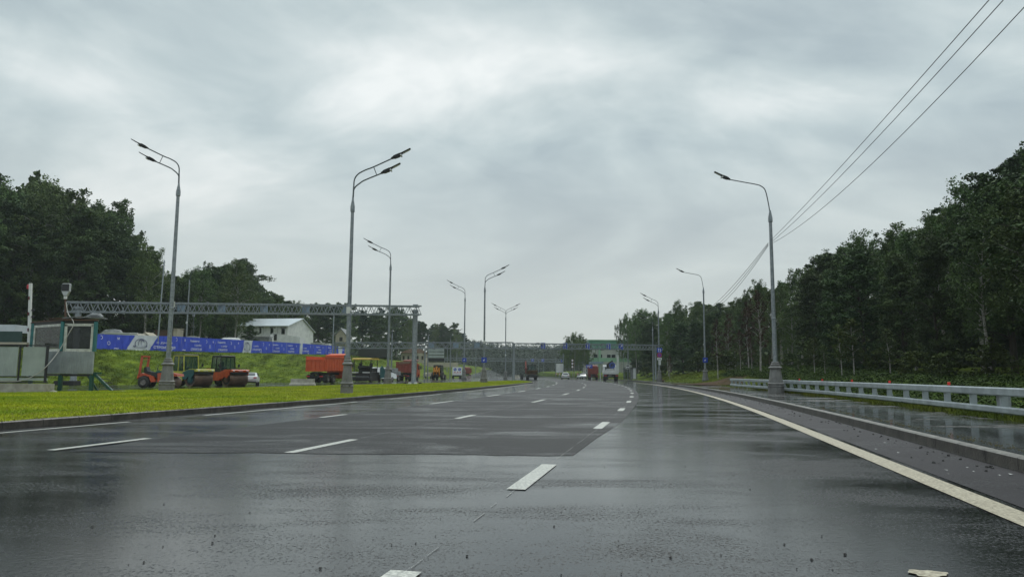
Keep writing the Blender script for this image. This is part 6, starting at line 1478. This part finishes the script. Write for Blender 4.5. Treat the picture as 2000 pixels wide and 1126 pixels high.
small_house(655, 675, 668, 654, 642, 185, 'narrow cream gabled house between steel pole and tall lamp', 'cream', 'dark')
# mansion
Y = 235; a = atd(783, 722, Y); b = atd(830, 722, Y); v = empty('mansion', ((a.x + b.x) / 2, Y, a.z), 0, 'pale two-storey villa with hipped roof behind the gantry post', 'house'); w = b.x - a.x; h = atd(808, 689, Y).z - a.z; hr = atd(808, 680, Y).z - a.z
mb = MB(); mb.box((0, 4, h / 2 - 1), (w, 8, h + 2)); mb.box((w * .3, -.4, h / 2 - 1), (w * .22, 1, h + 2)); w_ = P_(mb, 'wall', 'cream', v)
mb = MB(); mb.add([(-w * .56, -1, h), (w * .56, -1, h), (w * .56, 9, h), (-w * .56, 9, h), (-w * .2, 4, hr), (w * .2, 4, hr)], [(0, 1, 5, 4), (1, 2, 5), (2, 3, 4, 5), (3, 0, 4), (0, 1, 2, 3)]); P_(mb, 'roof', 'dirt', v)
for r_ in range(2):
    for k in range(5):
        x = -w * .4 + k * w * .2; m2 = MB(); m2.box((x, -.95 if k == 4 or k == 3 else -.05, h * (.27 + .45 * r_)), (w * .075, .1, h * .22)); P_(m2, 'window', 'glass', v)
mb = MB(); mb.box((0, -.1, h * .5), (w * 1.02, .3, .25)); P_(mb, 'cornice', 'offwhite', v)
# long cream wall behind the backhoe
o = slab('garden_wall', 825, 895, 707, 716, 225, .4, 'cream', 'long low cream wall behind the backhoe loader', 'wall')
o = slab('wood_shade', 700, 760, 679, 697, 205, 6, 'dark', 'wide dark slab standing in for the shaded interior of the pine wood', 'shed')  # dark slab added as the shade inside the pine wood
# ------------------------------------------------------------------ green and white building
Y = 250; a = atd(1150, 735, Y); b = atd(1234, 735, Y); v = empty('office_building', ((a.x + b.x) / 2, Y, 0), 0, 'white building with green top storey and green bands behind the truck', 'building'); w = b.x - a.x
zf = lambda py: atd(1192, py, Y).z
mb = MB(); mb.box((0, 10, zf(682) / 2), (w, 20, zf(682))); P_(mb, 'wall', 'greywall', v)
mb = MB(); mb.box((0, 10, (zf(664.5) + zf(681)) / 2), (w * 1.01, 20.6, zf(664.5) - zf(681))); P_(mb, 'top_storey', 'greenroof', v)
mb = MB(); mb.box((0, 10, zf(664.2)), (w * 1.02, 21, .35)); P_(mb, 'parapet', 'palegreen', v)
mb = MB(); mb.box((0, -.05, (zf(698.5) + zf(706)) / 2), (w, .12, zf(698.5) - zf(706))); P_(mb, 'green_band', 'palegreen', v)
for px in (1171, 1206): x = atd(px, 700, Y).x - v.location.x; mb = MB(); mb.box((x, -.4, zf(681) / 2), (w * .05, .8, zf(681))); P_(mb, 'pilaster', 'white' if px > 1200 else 'palegreen', v)
for k, px in enumerate((1163, 1172.5, 1189, 1198, 1216.5, 1226)):
    x = atd(px, 700, Y).x - v.location.x; m2 = MB(); m2.box((x, -.08, zf(695)), (w * .085, .12, (zf(692) - zf(698)))); P_(m2, 'window', 'glass', v)
# canopy, bus shelter and roadside boards
Y = 195; a = atd(1152, 712, Y); b = atd(1176, 712, Y); v = empty('canopy', ((a.x + b.x) / 2, Y, 0), 0, 'flat roofed forecourt canopy left of the flatbed', 'canopy'); w = b.x - a.x; z = atd(1165, 708, Y).z
mb = MB(); mb.box((0, 0, z), (w, 5, .5)); P_(mb, 'roof', 'signback', v)
for s in (-1, 1): mb = MB(); mb.bar((s * w * .35, 0, 0), (s * w * .35, 0, z), .25); P_(mb, 'column', 'white', v)
v = empty('billboard', atd(1151, 737, 185), 0, 'blue roadside board with pale lettering bars left of the red dump truck', 'board'); p = atd(1151, 715, 185) - v.location; mb = MB(); mb.box((p.x, 0, p.z), (1.6, .1, .9)); b_ = P_(mb, 'board', 'signblue', v)
mb = MB(); mb.box((p.x - .1, -.06, p.z + .15), (1.1, .02, .14)); mb.box((p.x - .25, -.06, p.z - .15), (.7, .02, .12)); P_(mb, 'lettering_bar', 'signwhite', b_)
for s in (-.6, .6): mb = MB(); mb.bar((p.x + s, 0.08, -.0), (p.x + s, .08, p.z), .1); P_(mb, 'post', 'steel', v)
Y = 148; c = atd(1232, 740.5, Y); v = empty('bus_shelter', (c.x, Y, .18), 0, 'glazed bus shelter with white end panel at the kerb', 'bus shelter')
W_ = 2.6; mb = MB(); mb.box((0, .6, 2.45), (W_, 1.6, .12), ch=.02); P_(mb, 'roof', 'steeld', v)
for x in (-W_ / 2 + .06, -.1, W_ / 2 - .06):
    for y in (0, 1.2): mb = MB(); mb.bar((x, y, 0), (x, y, 2.4), .09); P_(mb, 'post', 'steeld', v)
mb = MB(); mb.box((-.7, 1.2, 1.2), (1.0, .03, 2.0)); mb.box((-1.24, .6, 1.2), (.03, 1.1, 2.0)); P_(mb, 'glass_panel', 'glasst', v)
mb = MB(); mb.box((.75, .0, 1.3), (.5, .12, 2.1)); P_(mb, 'end_panel', 'white', v); mb = MB(); mb.box((.2, .05, 1.2), (.55, .06, 2.1)); P_(mb, 'end_panel', 'tarp', v)
mb = MB(); mb.box((.2, .7, .45), (1.6, .4, .08)); mb.box((.2, .7, .22), (.1, .3, .44)); P_(mb, 'bench', 'brown', v)
s = empty('bus_stop_sign', atd(1226, 741, 142), 0, 'bus stop plate on a thin pole in front of the shelter', 'sign'); p = atd(1226.5, 715.5, 142) - s.location
mb = MB(); mb.tube([(0, 0, 0), (0, 0, p.z + .3)], .04, 6); P_(mb, 'post', 'steel', s); mb = MB(); mb.box((0, -.06, p.z), (.62, .04, .78)); b_ = P_(mb, 'plate', 'signwhite', s)
mb = MB(); mb.box((0, -.085, p.z + .17), (.5, .01, .26)); mb.box((0, -.085, p.z - .22), (.5, .01, .16)); P_(mb, 'pictogram', 'black', b_)
# white tents and stacked discs by the clump
for i, px in enumerate((1092, 1098)):
    v = empty('sign_panel_stand', atd(px, 737, 205), 0, ['pale advertising stand left of the white car', 'narrow pale advertising stand behind the white car'][i], 'stand'); mb = MB(); mb.box((0, 0, 2.6), (1.6 - .8 * i, .15, 2.4), ch=.03); P_(mb, 'panel', 'offwhite', v); mb = MB(); mb.bar((0, 0, 0), (0, 0, 1.4), .15); P_(mb, 'post', 'steel', v)
v = empty('speed_sign_post', atd(1118, 738, 185), 0, 'pole with stacked round white signs in front of the birch clump', 'sign'); mb = MB(); mb.tube([(0, 0, 0), (0, 0, 4.6)], .05, 6); P_(mb, 'post', 'steel', v)
for k, z in enumerate((4.4, 3.6, 2.8)): mb = MB(); cyl_y(mb, (0, z), .27, -.10, -.06); b_ = P_(mb, 'sign_disc', 'signwhite', v); mb = MB(); disc(mb, (0, z), .27, -.103, 20, .23); P_(mb, 'red_ring', 'signred', b_)
for i, (px, lb) in enumerate([(1087, 'small red-edged warning board left of the birch clump'), (1128, 'small red and white warning board right of the birch clump'), (1093, 'small red-edged board close behind the white car')]):
    v = empty('warning_board', atd(px, 737.5, 190), 0, lb, 'sign'); v.scale = (.7, .7, .7); mb = MB(); mb.bar((0, 0, 0), (0, 0, 1.2), .06); P_(mb, 'post', 'steel', v); mb = MB(); mb.add([(-.4, -.05, 1.2), (.4, -.05, 1.2), (0, -.05, 1.9), (-.4, 0, 1.2), (.4, 0, 1.2), (0, 0, 1.9)], [(0, 1, 2), (3, 4, 5), (0, 1, 4, 3), (1, 2, 5, 4), (2, 0, 3, 5)]); b_ = P_(mb, 'board', 'signred', v); mb = MB(); mb.add([(-.24, -.055, 1.28), (.24, -.055, 1.28), (0, -.055, 1.7)], [(0, 1, 2)]); P_(mb, 'field', 'signwhite', b_)
mb = MB(); mb.lathe([(.5, 0), (.9, .12), (.6, .25), (.15, .3)], 8); o = mb.build('rubble', M['dirt'], None, smooth=False); o.location = R(128, 10.5, .18); tag(o, 'low heap of dark rubble on the pavement left of the parking signs', 'rubble')
mb = MB(); mb.box((0, 0, .1), (.3, .2, .15), R=(.3, .2, .5), ch=.04); mb.box((.1, .05, .05), (.25, .12, .08), R=(0, .2, .2), ch=.03); o = mb.build('litter_bag', M['offwhite'], None, smooth=False); o.location = at(1597, 771, .18); tag(o, 'small crumpled white bag on the pavement under the guardrail', 'litter')
# ------------------------------------------------------------------ air
mb = MB(); mb.box((0, 220, 30.5), (1400, 1300, 64.0)); hz = mb.build('haze', bpy.data.materials.new('haze'), smooth=False); tag(hz, 'thin humid haze over the whole place', 'haze', kind='stuff')
hm = hz.data.materials[0]; hm.use_nodes = True; t = hm.node_tree; t.nodes.clear(); pv = N(t, 'ShaderNodeVolumePrincipled'); pv.inputs['Color'].default_value = (.80, .88, .90, 1); pv.inputs['Density'].default_value = HAZE; pv.inputs['Anisotropy'].default_value = 0.
L(t, pv.outputs[0], N(t, 'ShaderNodeOutputMaterial').inputs['Volume'])
